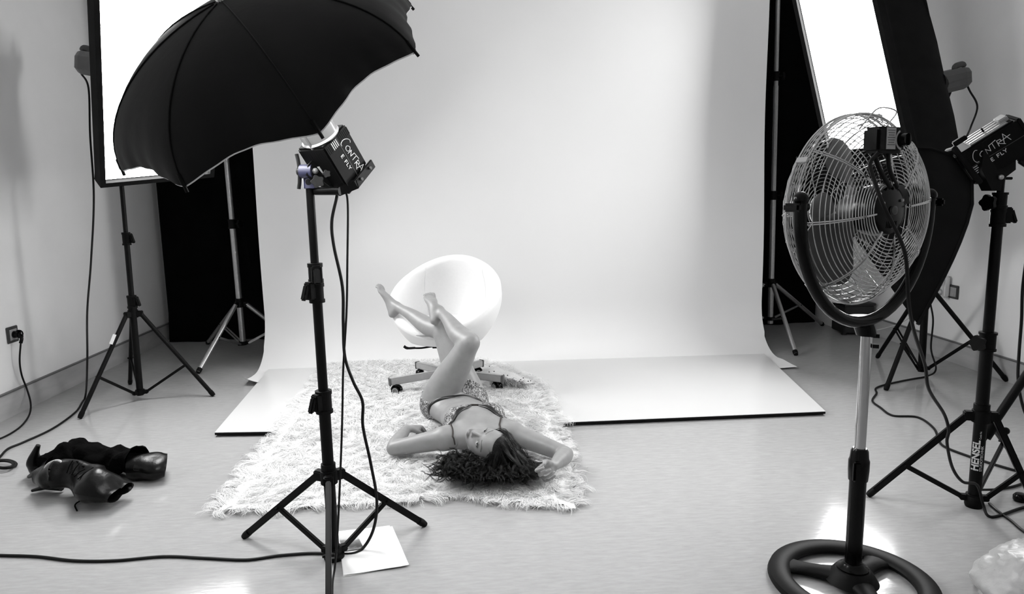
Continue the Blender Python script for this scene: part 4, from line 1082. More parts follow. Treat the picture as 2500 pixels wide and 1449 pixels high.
# arms
elL, wrL = fl(961, 1094, .062), fl(992, 1046, .084)
elR, wrR = fl(1382, 1108, .058), fl(1352, 1136, .088)
def arm(s, e, w_):
    l1 = e-s; l2 = w_-e
    limb(bp_(), [s, s+l1*.3, s+l1*.65, s+l1*.92, e], [.05, .047, .041, .036, .035])
    limb(bp_(), [e, e+l2*.2, e+l2*.45, e+l2*.75, w_], [.035, .039, .036, .028, (.024, .021)])
arm(shL, elL, wrL); arm(shR, elR, wrR)
def hand(wr, d, pn, side, curls, spread=.10, thumb=(.6, .35), sc=.92):
    """d: towards the fingers; pn: out of the palm; side: towards the thumb"""
    d = unit(d); pn = unit(_v(pn)-d*_v(pn).dot(d)); sd = unit(_v(side)-d*_v(side).dot(d)-pn*_v(side).dot(pn))
    st = []
    for f, hw, hh in ((-.12, .022, .018), (.0, .025, .018), (.3, .033, .018), (.65, .039, .0165), (.92, .04, .013), (1.02, .036, .010)):
        st.append((wr+d*.088*f*sc, sd*hw*sc, pn*hh*sc))
    bp_().loft(st, 18)
    limb(bp_(), [wr+d*.012*sc+sd*.018*sc+pn*.006, wr+d*.04*sc+sd*.026*sc+pn*.012, wr+d*.06*sc+sd*.028*sc+pn*.01], [.015*sc, .016*sc, .013*sc], 12, None, 4)
    tips = []
    for k, (o, r, ls) in enumerate(((.029, .0086, (.04, .025, .021)), (.010, .009, (.044, .028, .022)), (-.010, .0086, (.041, .026, .021)), (-.028, .0076, (.033, .02, .018)))):
        p = wr+d*(.086-.006*abs(k-1))*sc+sd*o*sc; fd = unit(d+sd*spread*(1.4-k)*.8); ang = 0; pts = [p-fd*.012, p]
        for q, l in enumerate(ls):
            ang += curls[k][q]; v = fd*math.cos(ang)+pn*math.sin(ang); p = p+v*l*sc; pts.append(p)
        limb(bp_(), pts, [r*sc*1.08, r*sc*1.08, r*sc, r*sc*.95, r*sc*.86], 12, None, 4); tips.append(pts[-1])
    p = wr+d*.022*sc+sd*.028*sc+pn*.008; v = unit(d*.75+sd*thumb[0]+pn*thumb[1]); p1 = p+v*.04*sc; v2 = unit(d*.95+sd*(thumb[0]*.1)+pn*(thumb[1]*1.3)); p2 = p1+v2*.032*sc; p3 = p2+unit(v2+pn*.15)*.022*sc
    limb(bp_(), [p-v*.012, p, p1, p2, p3], [.0125*sc, .0125*sc, .0105*sc, .0098*sc, .0082*sc], 12, None, 4)
    return tips
# her left hand: loose fist by the waist, knuckles up
hand(wrL, (.62, .62, -.18), (.15, -.30, -.9), (.8, -.5, .1), [(.9, 1.2, .7)]*4, .05, (.35, .5))
# her right hand: palm up towards the camera, fingers curled
hdR = fl(1312, 1166, .068)-wrR
hand(wrR, hdR, (.02, -.96, .28), (-.6, .4, .6), [(.55, .9, .5), (.85, 1.1, .55), (1.0, 1.15, .55), (1.05, 1.15, .55)], .08, (.35, .55))
# head: sphere grid shaped in the head's own axes
hm = bp_(); rows = []
NA, NB = 72, 60
for j in range(NB+1):
    th = PI*j/NB; row = []
    for i in range(NA+1):
        ph = 2*PI*i/NA
        x, y, z = math.sin(th)*math.sin(ph), math.sin(th)*math.cos(ph), math.cos(th)
        X, Y, Z = x*.072, y*.090, z*.108
        if z < 0:
            k = -z; sn = max(1e-6, math.sin(th)); sq = (1-k**9)**.5; wf = max(0, math.cos(ph))**.6
            g_ = (sq/sn-1)*wf; X *= (1+g_)*(1-.40*k**1.5); Y *= (1+g_)
            if y <= 0: Y *= 1-.42*k**1.1
        if y > 0:
            X *= 1.0
            Y -= .010*max(0, y)*(1-abs(z))*0
            g = lambda cx, cz, s: math.exp(-((X-cx)**2+(Z-cz)**2)/(2*s*s))
            wt = max(0, y)**.5
            Y += wt*(-.0085*g(.031, .001, .0125)-.0085*g(-.031, .001, .0125)+.004*g(.034, .021, .012)+.004*g(-.034, .021, .012)+.004*g(.04, -.032, .017)+.004*g(-.04, -.032, .017)+.006*g(0, -.098, .013)-.0035*g(0, -.0835, .007)-.004*g(.035, -.06, .014)-.004*g(-.035, -.06, .014)-.003*g(0, .012, .012)*0)
        row.append(hp3(X, Y, Z))
    rows.append(row)
hm.grid(rows)
nb = bp_()     # nose
nst = []
for f, hw, hh, yy, zz in ((0, .007, .006, .083, .010), (.3, .0068, .008, .086, -.006), (.6, .008, .0095, .0895, -.021), (.85, .0115, .0105, .092, -.033), (1, .0115, .0075, .090, -.041)):
    nst.append((hp3(0, yy, zz), HRt*hw, HF*hh*1.25))
nb.loft(nst, 14); bp_().ball(hp3(0, .1005, -.0345), (.0078, .0078, .0078))
for s in (-1, 1): bp_().ball(hp3(s*.0105, .0905, -.0375), (.0065, .0065, .006))
# lips
for zz, hh in ((-.0615, .0042), (-.0705, .0052)):
    limb(bp_(), [hp3(-.023, .0825, -.0655), hp3(-.011, .0905, zz), hp3(0, .0925, zz+(.0 if zz > -.066 else -.001)), hp3(.011, .0905, zz), hp3(.023, .0825, -.0655)], [.0016, hh*.9, hh, hh*.9, .0016], 10, None, 4)
# ears
for s in (-1, 1): bp_().ball(hp3(s*.073, -.005, -.008), (.007, .019, .03), (unit(HRt+HF*.3*s), unit(HF-HRt*.3*s), HU))
# lids
EY = [hp3(s*.031, .0715, .001) for s in (-1, 1)]
for s, c in zip((-1, 1), EY):
    for sg, bl in ((1, .0066), (-1, .0058)):
        limb(bp_(), [hp3(s*.031+q*.0155, .0795-.0075*q*q*(1 if q*s > 0 else .6)+.0022*(1-q*q), .001+sg*bl*(1-q*q)) for q in (-1, -.5, 0, .5, 1)], [.0016, .0027, .003, .0027, .0016], 8, None, 4)
allm = MB()
for m_ in bodyparts: allm.add(m_.v, m_.f)
pme = bpy.data.meshes.new('body_raw'); pme.from_pydata(allm.v, [], allm.f)
b_m = bmesh.new(); b_m.from_mesh(pme); bmesh.ops.remove_doubles(b_m, verts=b_m.verts, dist=1e-6); bmesh.ops.recalc_face_normals(b_m, faces=b_m.faces); b_m.to_mesh(pme); b_m.free()
pro = bpy.data.objects.new('body_raw', pme); COL.objects.link(pro)
rm = pro.modifiers.new('r', 'REMESH'); rm.mode = 'VOXEL'; rm.voxel_size = .0029; rm.adaptivity = 0.0
dg = bpy.context.evaluated_depsgraph_get(); bme = bpy.data.meshes.new_from_object(pro.evaluated_get(dg))
bpy.data.objects.remove(pro); bpy.data.meshes.remove(pme)
nv = len(bme.vertices); V = np.empty(nv*3); bme.vertices.foreach_get('co', V); V = V.reshape(-1, 3)
ne = len(bme.edges); E_ = np.empty(ne*2, int); bme.edges.foreach_get('vertices', E_); E_ = E_.reshape(-1, 2)
def lap(Vv, w_, lam=.5):
    s = np.zeros_like(Vv); c = np.zeros(nv)
    for k in range(3): s[:, k] = np.bincount(E_[:, 0], Vv[E_[:, 1], k], nv)+np.bincount(E_[:, 1], Vv[E_[:, 0], k], nv)
    c = np.bincount(E_[:, 0], minlength=nv)+np.bincount(E_[:, 1], minlength=nv)
    return Vv+lam*w_[:, None]*(s/np.maximum(c, 1)[:, None]-Vv)
def near(p, r0, r1):
    d = np.linalg.norm(V-_v(p), axis=1); return np.clip((d-r0)/(r1-r0), 0, 1)
wts = near(HC+HF*.03, .09, .14)
for p in (wrL+.09*unit((.5, .72, -.3)), wrR+hdR*.9, at(1050, 722, 3.83), at(927, 702, 4.05)): wts = np.minimum(wts, near(p, .07, .10))
for it in range(3): V = lap(V, np.ones(nv))
wide = wts.copy()
for it in range(46): V = lap(V, wide, .6)
# back presses flat on the rug
V[:, 2] = np.maximum(V[:, 2], Z0)
bme.vertices.foreach_set('co', V.ravel()); bme.update()
bme.polygons.foreach_set('use_smooth', [True]*len(bme.polygons))
# colour of lips and brows
hl = (V-HC); hx_, hy_, hz_ = hl@HRt, hl@HF, hl@HU
front = hy_ > .05
lip = np.exp(-(((hx_)/.021)**4+((hz_+.066)/.0085)**4))*front
lip = np.maximum(lip*.75, np.exp(-(((hx_)/.022)**4+((hz_+.0660)/.0022)**4))*front*1.15)
brow = np.zeros(nv)
for s in (-1, 1):
    xx = hx_*s; cz = .0215+.006*np.clip((xx-.02)/.02, 0, 1)-.008*np.clip((xx-.042)/.014, 0, 1)
    brow = np.maximum(brow, np.exp(-(np.abs(hz_-cz)/.0032)**4)*((xx > .013) & (xx < .054))*front)
eyed = np.zeros(nv)
for s in (-1, 1): eyed = np.maximum(eyed, np.exp(-(((hx_*s-.031)/.018)**4+((hz_-.001)/.0085)**4))*front)
at_ = bme.attributes.new('skin_mask', 'FLOAT_COLOR', 'POINT')
at_.data.foreach_set('color', np.stack([lip, brow, eyed, np.ones(nv)], 1).astype(np.float32).ravel())
sm = bpy.data.materials.new('skin'); sm.use_nodes = True; nt = sm.node_tree; N = nt.nodes; L = nt.links; pb = N['Principled BSDF']
an = N.new('ShaderNodeAttribute'); an.attribute_name = 'skin_mask'; sp = N.new('ShaderNodeSeparateColor'); L.new(an.outputs['Color'], sp.inputs[0])
tcn = N.new('ShaderNodeTexCoord'); nz = N.new('ShaderNodeTexNoise'); nz.inputs['Scale'].default_value = 28; nz.inputs['Detail'].default_value = 6; L.new(tcn.outputs['Object'], nz.inputs['Vector'])
r1 = N.new('ShaderNodeValToRGB'); r1.color_ramp.elements[0].position = .3; r1.color_ramp.elements[1].position = .7
r1.color_ramp.elements[0].color = (s2l(130),)*3+(1,); r1.color_ramp.elements[1].color = (s2l(139),)*3+(1,); L.new(nz.outputs['Fac'], r1.inputs['Fac'])
prev = r1.outputs['Color']
for ch_n, colr, fac in (('Red', 52, .9), ('Green', 38, .7), ('Blue', 70, .45)):
    mx = N.new('ShaderNodeMix'); mx.data_type = 'RGBA'; ml = N.new('ShaderNodeMath'); ml.operation = 'MULTIPLY'; ml.inputs[1].default_value = fac
    L.new(sp.outputs[ch_n], ml.inputs[0]); L.new(ml.outputs[0], mx.inputs[0]); L.new(prev, mx.inputs[6]); mx.inputs[7].default_value = (s2l(colr),)*3+(1,); prev = mx.outputs[2]
L.new(prev, pb.inputs['Base Color']); pb.inputs['Roughness'].default_value = .46; pb.inputs['Subsurface Weight'].default_value = .06
pb.inputs['Subsurface Radius'].default_value = (.01, .01, .01); pb.inputs['Subsurface Scale'].default_value = .5
bme.materials.clear(); bme.materials.append(sm)
ploc = _v((-.05, 3.2, 0))
person = thing('person', ploc, 'person in leopard print bikini lying on white rug, crossed legs on chair', 'person')
bme.transform(Matrix.Translation(Vector(-ploc)))
body = bpy.data.objects.new('body', bme); COL.objects.link(body); body.parent = person; ORG[body.name] = ploc
bvh = BVHTree.FromPolygons([tuple(p) for p in V], [tuple(p.vertices) for p in bme.polygons])
# eyes
for s, c in zip((-1, 1), EY):
    eb = MB(); eb.ball(c, .0117, None, 20, 14); eo = eb.build('eyeball', mat('eye_white', 190, .15, var=.02), person)
    g_ = unit(EYE-c); fwd = unit(HF*.55+g_*.45)
    ir = MB(); ir.lathe([(.0, .0122), (.003, .0121), (.0058, .0109), (.0062, .0095)], c, fwd, 20); ir.build('iris', mat('dark_iris', 26, .08, var=.2, scale=300), eo)
    ls = MB(); ls.tube([hp3(s*.031+q*.0165, .0835-.008*q*q+.0015, .0035+.0052*(1-q*q)) for q in np.linspace(-1, 1, 9)], [.0004]+[.0008]*7+[.0004], 6); ls.build('eyelashes', 'hair', eo)
# ---- clothing cut from the body surface
polys = [tuple(p.vertices) for p in bme.polygons]
PV = np.array([p[:4] if len(p) >= 4 else (p[0], p[1], p[2], p[2]) for p in polys])
VN = np.empty(nv*3); bme.vertices.foreach_get('normal', VN); VN = VN.reshape(-1, 3)
def shell(name, fields, m, parent, off=.0032):
    """piece of the skin where every field is positive, cut cleanly along the zero lines, lifted by off"""
    FD = np.stack(fields, 1); mn_ = FD.min(1)
    cand = PV[(FD[PV].max(axis=1) > 0).all(axis=1)]
    verts = []; faces = []; cache = {}
    def vid_(key, p, n, fv):
        if key not in cache:
            cache[key] = len(verts); h = off*min(1.0, max(0.0, min(fv))/.0035)**.5+.0005; verts.append(tuple(p+n*h))
        return cache[key]
    for f in cand:
        pl = [(int(i), V[i], VN[i], FD[i]) for i in dict.fromkeys(f.tolist())]
        for k in range(FD.shape[1]):
            out = []
            for q in range(len(pl)):
                A_, B_ = pl[q], pl[(q+1) % len(pl)]
                if A_[3][k] > 0: out.append(A_)
                if (A_[3][k] > 0) != (B_[3][k] > 0):
                    t = A_[3][k]/(A_[3][k]-B_[3][k]); key = (k,)+tuple(sorted((hash(A_[0]), hash(B_[0]))))
                    out.append((key, A_[1]*(1-t)+B_[1]*t, unit(A_[2]*(1-t)+B_[2]*t), A_[3]*(1-t)+B_[3]*t))
            pl = out
            if len(pl) < 3: break
        if len(pl) >= 3:
            ids = list(dict.fromkeys(vid_(p[0], p[1], p[2], p[3]) for p in pl))
            if len(ids) >= 3: faces.append(tuple(ids))
    mb = MB(); mb.v = verts; mb.f = faces
    return mb.build(name, m, parent, True, fix=False)
lm = bpy.data.materials.new('leopard_print'); lm.use_nodes = True; nt = lm.node_tree; N = nt.nodes; L = nt.links; pb = N['Principled BSDF']
tcn = N.new('ShaderNodeTexCoord'); vo = N.new('ShaderNodeTexVoronoi'); vo.inputs['Scale'].default_value = 125; nz = N.new('ShaderNodeTexNoise'); nz.inputs['Scale'].default_value = 120
L.new(tcn.outputs['Object'], nz.inputs['Vector']); va = N.new('ShaderNodeMix'); va.data_type = 'RGBA'; va.inputs[0].default_value = .012
L.new(tcn.outputs['Object'], va.inputs[6]); L.new(nz.outputs['Color'], va.inputs[7]); L.new(va.outputs[2], vo.inputs['Vector'])
r1 = N.new('ShaderNodeValToRGB'); r1.color_ramp.interpolation = 'LINEAR'; el = r1.color_ramp.elements
el[0].position = .22; el[0].color = (s2l(120),)*3+(1,); el[1].position = .27; el[1].color = (s2l(16),)*3+(1,)
e3 = el.new(.50); e3.color = (s2l(16),)*3+(1,); e4 = el.new(.57); e4.color = (s2l(160),)*3+(1,)
L.new(vo.outputs['Distance'], r1.inputs['Fac']); L.new(r1.outputs['Color'], pb.inputs['Base Color']); pb.inputs['Roughness'].default_value = .55
M['leopard'] = lm
Cb = _v((-.008, 3.155, 0))
upf = (VN[:, 2]+.25)*.02
for s, br, stx in ((-1, brL, (-.118, 3.015)), (1, brR, (.112, 3.055))):
    A = Cb[:2]+_v((s*.008, 0)); B = _v(stx); dv = unit(B-A); nv2 = _v((-dv[1], dv[0]))
    if nv2[1] < 0: nv2 = -nv2
    rel = V[:, :2]-A; tpar = rel@dv; sper = rel@nv2; Lb = np.linalg.norm(B-A)
    lim = np.minimum(np.minimum(V[:, 2]-.06, (V[:, 0]-Cb[0])*s-.004), np.minimum(V[:, 1]-2.95, 3.35-V[:, 1]))
    bow = .012*np.sin(np.clip(tpar/Lb, 0, 1)*PI)
    wdt_ = .010+.013*np.sin(np.clip(tpar/Lb, 0, 1)*PI)**.7
    outer = (1-np.hypot((V[:, 0]-br[0])/.088, (V[:, 1]-br[1])/.092))*.08
    shell('bra_cup', [lim, upf, outer, sper+bow-wdt_+.005, tpar, Lb+.03-tpar, V[:, 2]-.075], 'leopard', person, .0035)
    shell('bra_band', [lim, upf, tpar+.002, Lb+.004-tpar, sper+bow, -bow+wdt_-sper], 'satin', person, .0055)
    pts = []
    path = [_v((B[0], B[1])), _v((B[0]+.01*s*-1, B[1]-.05)), _v((B[0]-s*.004, B[1]-.085)), _v((B[0]-s*.0, B[1]-.115))]
    for p in spline([(q[0], q[1], 0) for q in path], 6):
        hit = bvh.ray_cast(Vector((p[0], p[1], .5)), Vector((0, 0, -1)))
        if hit[0] is not None: pts.append(_v(hit[0])+_v(hit[1])*.002)
    if s < 0:
        for z_ in np.linspace(.135, .055, 7):
            hit = bvh.ray_cast(Vector((B[0]+.012+.012*(.135-z_)/.08, 2.5, z_)), Vector((0, 1, 0)))
            if hit[0] is not None and hit[0].y > 2.84 and (not pts or hit[0].y < pts[-1][1]+.004): pts.append(_v(hit[0])+_v(hit[1])*.002)
    if len(pts) > 3: MB().tube(pts, .0042, 8, flat=(.45, (0, 0, 1))).build('bra_strap', 'strap', person)
MB().tube([_v(bvh.ray_cast(Vector((Cb[0]+x, Cb[1]-.006, .5)), Vector((0, 0, -1)))[0])+_v((0, 0, .004)) for x in (-.016, -.006, .006, .016)], .004, 8).build('bra_clasp', 'strap', person)
# briefs
pc0 = _v((-.108, 3.455, .115))
s_ax = (V-pc0)@unit((-.17, .98, .06)); lat_ = (V-pc0)@unit((.93, .28, 0)); zz = V[:, 2]
hipreg = np.minimum.reduce([.26-np.abs(V[:, 0]+.1), V[:, 1]-3.3, 3.75-V[:, 1], .33-zz])
topl = -.052
d1L = unit(kneeL-hipL); d1R = unit(kneeR-hipR)
nLc = unit(d1L*.8+_v((-1, -.25, 0))*.62); nRc = unit(d1R*.8+_v((.9, .35, 0))*.62)
cutL = .055-(V-hipL)@nLc; cutR = .062-(V-hipR)@nRc
shell('briefs', [hipreg, .262-zz, s_ax-topl-.017, cutL, cutR], 'leopard', person, .0035)
wpts = []
for px_b in ((1058, 1030), (1050, 1014), (1047, 1000), (1052, 987), (1066, 977), (1090, 970), (1118, 966), (1140, 966), (1160, 972), (1180, 985)):
    hit = bvh.ray_cast(Vector(EYE), Vector(ray(*px_b)))
    if hit[0] is not None: wpts.append(_v(hit[0]))
wsp = spline(wpts, 6); rows = [[], [], [], [], []]
for i, p in enumerate(wsp):
    t = unit(wsp[min(i+2, len(wsp)-1)]-wsp[max(i-2, 0)]); nr = bvh.find_nearest(Vector(p)); n_ = _v(nr[1]); sd = unit(np.cross(n_, t))
    for q, o_ in enumerate((-.0095, -.005, 0, .005, .0095)):
        h_ = bvh.find_nearest(Vector(p+sd*o_)); rows[q].append(_v(h_[0])+_v(h_[1])*(.0052 if abs(o_) < .009 else .001))
for it in range(3):
    rows = [[(r[max(i-1, 0)]+2*r[i]+r[min(i+1, len(r)-1)])/4 for i in range(len(r))] for r in rows]
MB().grid(rows).build('briefs_band', 'satin', person)

# ---- hair: scalp cap plus curled locks
cap = []
for j in range(25):
    th = PI*.66*j/24; row = []
    for i in range(49):
        ph = 2*PI*i/48
        x, y, z = math.sin(th)*math.sin(ph), math.sin(th)*math.cos(ph), math.cos(th)
        row.append((x*.081, y*.099-.004, z*.116))
    cap.append(row)
def hl_ok(x, y, z):       # hairline
    return not (y > .038 and z < .072-.35*max(0, abs(x)-.03)) and not (y > .012 and z < .02)
hcap = MB(); P = [[hp3(x, min(y, .099 if z > .07 else y), z) for x, y, z in r] for r in cap]
o0 = 0; vs = [p for r in P for p in r]; fs = []
for i in range(24):
    for j in range(48):
        idx = (i*49+j, i*49+j+1, (i+1)*49+j+1, (i+1)*49+j)
        pts = [cap[i][j], cap[i][j+1], cap[i+1][j+1], cap[i+1][j]]
        if all(hl_ok(*p) for p in pts): fs.append(idx)
hcap.add(vs, fs)
hair = hcap.build('hair', 'hair', person)
def lock(root, dirs, length, curl, cr, steps=22, ph=0.0):
    """centre line of one lock: from the scalp down to the rug, curling more and more"""
    n = steps; d0, d1 = unit(dirs[0]), unit(dirs[1]); p = _v(root); axisp = []
    for i in range(n):
        f = i/(n-1); d = unit(d0*(1-f)**1.5+d1*(1-(1-f)**1.5))
        if f > .08: d = unit(d+_v((0, 0, -.8 if p[2] > .08 else 0)))
        q = p-HC; hq = math.sqrt((q@HRt/.084)**2+(q@HF/.102)**2+(q@HU/.119)**2)
        if hq < 1: p = HC+q/hq
        if p[2] < .06: d[2] = max(d[2], 0)
        p = p+unit(d)*length/n; axisp.append(p.copy())
    out = [_v(root)]
    for i, p in enumerate(axisp):
        f = i/(n-1); t = unit((axisp[min(i+1, n-1)]-axisp[max(i-1, 0)])); a, b_ = frame(t)
        k = curl*f*2*PI+ph; rad = cr*f
        q = p+rad*(math.cos(k)*a+math.sin(k)*b_); q[2] = max(q[2], .05); out.append(q)
    return np.array(out)
HV = []; HFc = []; hcount = 0
def strands(C, ns, spread, r):
    global hcount
    n = len(C); t = np.gradient(C, axis=0); t /= np.linalg.norm(t, axis=1)[:, None]+1e-9
    a = np.cross(t, (0, 0, 1.)); a /= np.linalg.norm(a, axis=1)[:, None]+1e-6; b_ = np.cross(a, t)
    f = np.linspace(0, 1, n)
    for k in range(ns):
        g = rng.uniform(0, 2*PI); rho = spread*math.sqrt(rng.uniform(0, 1)); tw = rng.normal(0, 1.2); cut = n-int(rng.integers(0, 5))
        ang_ = g+tw*f; off = (a*np.cos(ang_)[:, None]+b_*np.sin(ang_)[:, None])*(rho*(1.05-.75*f))[:, None]
        P = (C+off)[:cut]; m = len(P); ff = np.linspace(0, 1, m); R = r*(1-.7*ff**2)*np.minimum(1, .35+ff*4)
        P[:, 2] = np.maximum(P[:, 2], .046)
        tri = np.stack([P+(a[:m]*math.cos(q)+b_[:m]*math.sin(q))*R[:, None] for q in (0, 2.094, 4.189)], 1).reshape(-1, 3)
        i = np.arange(m-1)[:, None]*3+hcount
        for q in range(3): HFc.append(np.concatenate([i+q, i+(q+1) % 3, i+3+(q+1) % 3, i+3+q], 1))
        HV.append(tri); hcount += len(tri)
random.seed(5)
def rnd(a, b): return random.uniform(a, b)
nl = 0
while nl < 360:          # combed locks over the skull
    th = rnd(.0, 1.9); ph = rnd(0, 2*PI)
    x, y, z = math.sin(th)*math.sin(ph), math.sin(th)*math.cos(ph), math.cos(th)
    c3 = (x*.081, y*.099-.004, z*.116)
    if not hl_ok(*c3): continue
    nl += 1
    root = hp3(*c3); nrm = unit(HRt*x/.081+HF*y/.099+HU*z/.116); root = root-nrm*.006
    tgt = unit(_v((rnd(.4, 1.0), rnd(-.75, .0), -.35))) if x > -.15 else unit(_v((rnd(-.9, .1), rnd(-.9, -.3), -.3)))
    tang = tgt-nrm*tgt.dot(nrm)
    strands(lock(root, (unit(tang+nrm*.05), unit(tgt+_v((rnd(-.3, .3), rnd(-.3, .3), .2)))), rnd(.12, .21), rnd(.5, 1.6), rnd(.006, .016), 19, rnd(0, 6)), 13, .010, .0006)
for k in range(330):     # curls heaped on the rug to the left of the head
    bx, by = rnd(-.12, .05), rnd(2.66, 2.82); dr = _v((rnd(-1, .3), rnd(-.8, .5), rnd(-.1, .35)))
    strands(lock(_v((bx, by, rnd(.06, .12))), (dr, unit(dr+_v((rnd(-.5, .5), rnd(-.5, .5), 0)))), rnd(.07, .14), rnd(.8, 1.7), rnd(.012, .024), 20, rnd(0, 6)), 11, .006, .0006)
for k in range(170):     # along the front
    bx, by = rnd(.02, .20), rnd(2.64, 2.74); dr = _v((rnd(-.3, .8), rnd(-.8, .1), rnd(-.1, .2)))
    strands(lock(_v((bx, by, rnd(.06, .11))), (dr, unit(dr+_v((rnd(-.5, .5), rnd(-.4, .4), 0)))), rnd(.05, .11), rnd(.7, 1.6), rnd(.008, .018), 18, rnd(0, 6)), 11, .006, .0006)
hv = np.concatenate(HV)-ploc; hf = np.concatenate(HFc).astype(np.int32)
hme = bpy.data.meshes.new('hair_locks'); hme.vertices.add(len(hv)); hme.vertices.foreach_set('co', hv.ravel()); hme.loops.add(hf.size); hme.loops.foreach_set('vertex_index', hf.ravel())
hme.polygons.add(len(hf)); hme.polygons.foreach_set('loop_start', np.arange(0, hf.size, 4, dtype=np.int32)); hme.polygons.foreach_set('use_smooth', np.ones(len(hf), bool)); hme.update(calc_edges=True); hme.materials.append(M['hair'])
lko = bpy.data.objects.new('hair_locks', hme); COL.objects.link(lko); lko.parent = hair; lko['kind'] = 'stuff'
hb = MB()   # body of the hair mass on the rug
for c, r in (((.02, 2.74, .06), (.10, .07, .036)), ((-.05, 2.735, .055), (.07, .06, .026)), ((.12, 2.71, .06), (.075, .055, .034)), ((.07, 2.685, .055), (.09, .04, .024))): hb.ball(c, r)
hb.build('hair_mass', mat('hair_shadow_mass', 5, .9, var=.2, spec=.05), hair)['kind'] = 'stuff'
# ------------------------------------------------------------------ long-pile rug
OUT = [(513, 1248), (560, 1190), (610, 1125), (665, 1068), (725, 1000), (768, 935), (795, 897), (900, 892), (1050, 888), (1180, 886), (1235, 903), (1312, 936), (1345, 985), (1374, 1050), (1392, 1105), (1410, 1175), (1404, 1238), (1330, 1232), (1250, 1226), (1180, 1218), (1130, 1204), (1060, 1216), (960, 1222), (830, 1228), (700, 1238), (600, 1246)]
RP = np.array([fl(x, y, .015)[:2] for x, y in OUT])
rug = thing('shag_rug', (-.3, 3.6, 0), 'shaggy white long-pile sheepskin rug under the reclining person and the chair', 'rug')
def inside(P, poly):
    x, y = P[:, 0], P[:, 1]; r = np.zeros(len(P), bool); n = len(poly)
    for i in range(n):
        x0, y0 = poly[i]; x1, y1 = poly[(i+1) % n]
        c = ((y0 > y) != (y1 > y)) & (x < (x1-x0)*(y-y0)/(y1-y0+1e-12)+x0); r ^= c
    return r
ctr = RP.mean(0)
def on_board(p):    # boards and paper lie under the far half
    return .027 if p[1] > 3.40 else .0
def zr(y):
    t = np.clip((np.asarray(y, float)-3.18)/.24, 0, 1); return .027*t*t*(3-2*t)
bk = MB(); gs = .04; PS = ctr+(RP-ctr)*.985
gx0, gy0 = RP.min(0); nxg, nyg = int((RP[:, 0].max()-gx0)/gs)+1, int((RP[:, 1].max()-gy0)/gs)+1
cells = np.array([(gx0+(i+.5)*gs, gy0+(j+.5)*gs) for i in range(nxg) for j in range(nyg)]); okc = inside(cells, PS); vid = {}; vs = []; fs = []
def vget(i, j):
    if (i, j) not in vid: vid[(i, j)] = len(vs); y = gy0+j*gs; vs.append((gx0+i*gs, y, .012+float(zr(y))))
    return vid[(i, j)]
for c_, (i, j) in enumerate((i, j) for i in range(nxg) for j in range(nyg)):
    if okc[c_]: fs.append((vget(i, j), vget(i+1, j), vget(i+1, j+1), vget(i, j+1)))
bk.add(vs, fs)
M['fur'] = bpy.data.materials.new('white_wool_pile'); fm_ = M['fur']; fm_.use_nodes = True
nt = fm_.node_tree; N = nt.nodes; L = nt.links
N.remove(N['Principled BSDF']); out = N['Material Output']
df = N.new('ShaderNodeBsdfDiffuse'); tr_ = N.new('ShaderNodeBsdfTransparent'); mxs = N.new('ShaderNodeMixShader'); mxs.inputs[0].default_value = .5
ge = N.new('ShaderNodeNewGeometry'); vm = N.new('ShaderNodeVectorMath'); vm.operation = 'ADD'; vs_ = N.new('ShaderNodeVectorMath'); vs_.operation = 'NORMALIZE'
vm.inputs[1].default_value = (0, -.2, 1.1); L.new(ge.outputs['Normal'], vm.inputs[0]); L.new(vm.outputs[0], vs_.inputs[0])
tcn = N.new('ShaderNodeTexCoord'); nz = N.new('ShaderNodeTexNoise'); nz.inputs['Scale'].default_value = 40; L.new(tcn.outputs['Object'], nz.inputs['Vector'])
r1 = N.new('ShaderNodeValToRGB'); r1.color_ramp.elements[0].position = .3; r1.color_ramp.elements[1].position = .7
r1.color_ramp.elements[0].color = (s2l(246),)*3+(1,); r1.color_ramp.elements[1].color = (s2l(250),)*3+(1,); L.new(nz.outputs['Fac'], r1.inputs['Fac'])
L.new(r1.outputs['Color'], df.inputs['Color']); L.new(vs_.outputs[0], df.inputs['Normal'])
L.new(df.outputs[0], mxs.inputs[1]); L.new(tr_.outputs[0], mxs.inputs[2]); L.new(mxs.outputs[0], out.inputs['Surface'])
bk.build('rug_backing', mat('wool_ground', 240, .95, var=.02), rug, False, fix=False)
# pile strands in clumps
NS = 110000
lo, hi = RP.min(0), RP.max(0)
Q = rng.uniform(lo, hi, (NS*2, 2)); Q = Q[inside(Q, RP)][:NS]; NS = len(Q)
# clump field: each strand leans towards its clump's direction
cl_n = 1900; CP = rng.uniform(lo-.05, hi+.05, (cl_n, 2)); CA = rng.uniform(0, 2*PI, cl_n)
gx = .045
cell = {}
for i, c in enumerate(CP): cell.setdefault((int(c[0]//gx), int(c[1]//gx)), []).append(i)
own = np.zeros(NS, int)
CPx = CP
for i in range(0, NS, 4000):
    q = Q[i:i+4000]; d = ((q[:, None, :]-CPx[None])**2).sum(2); own[i:i+4000] = d.argmin(1)
flow = .9*np.sin(Q[:, 0]*2.1+.5)+.7*np.cos(Q[:, 1]*1.7)-PI/2
ang = np.where(rng.uniform(size=NS) < .8, CA[own]*.7+flow*.3, flow)+rng.normal(0, .22, NS)
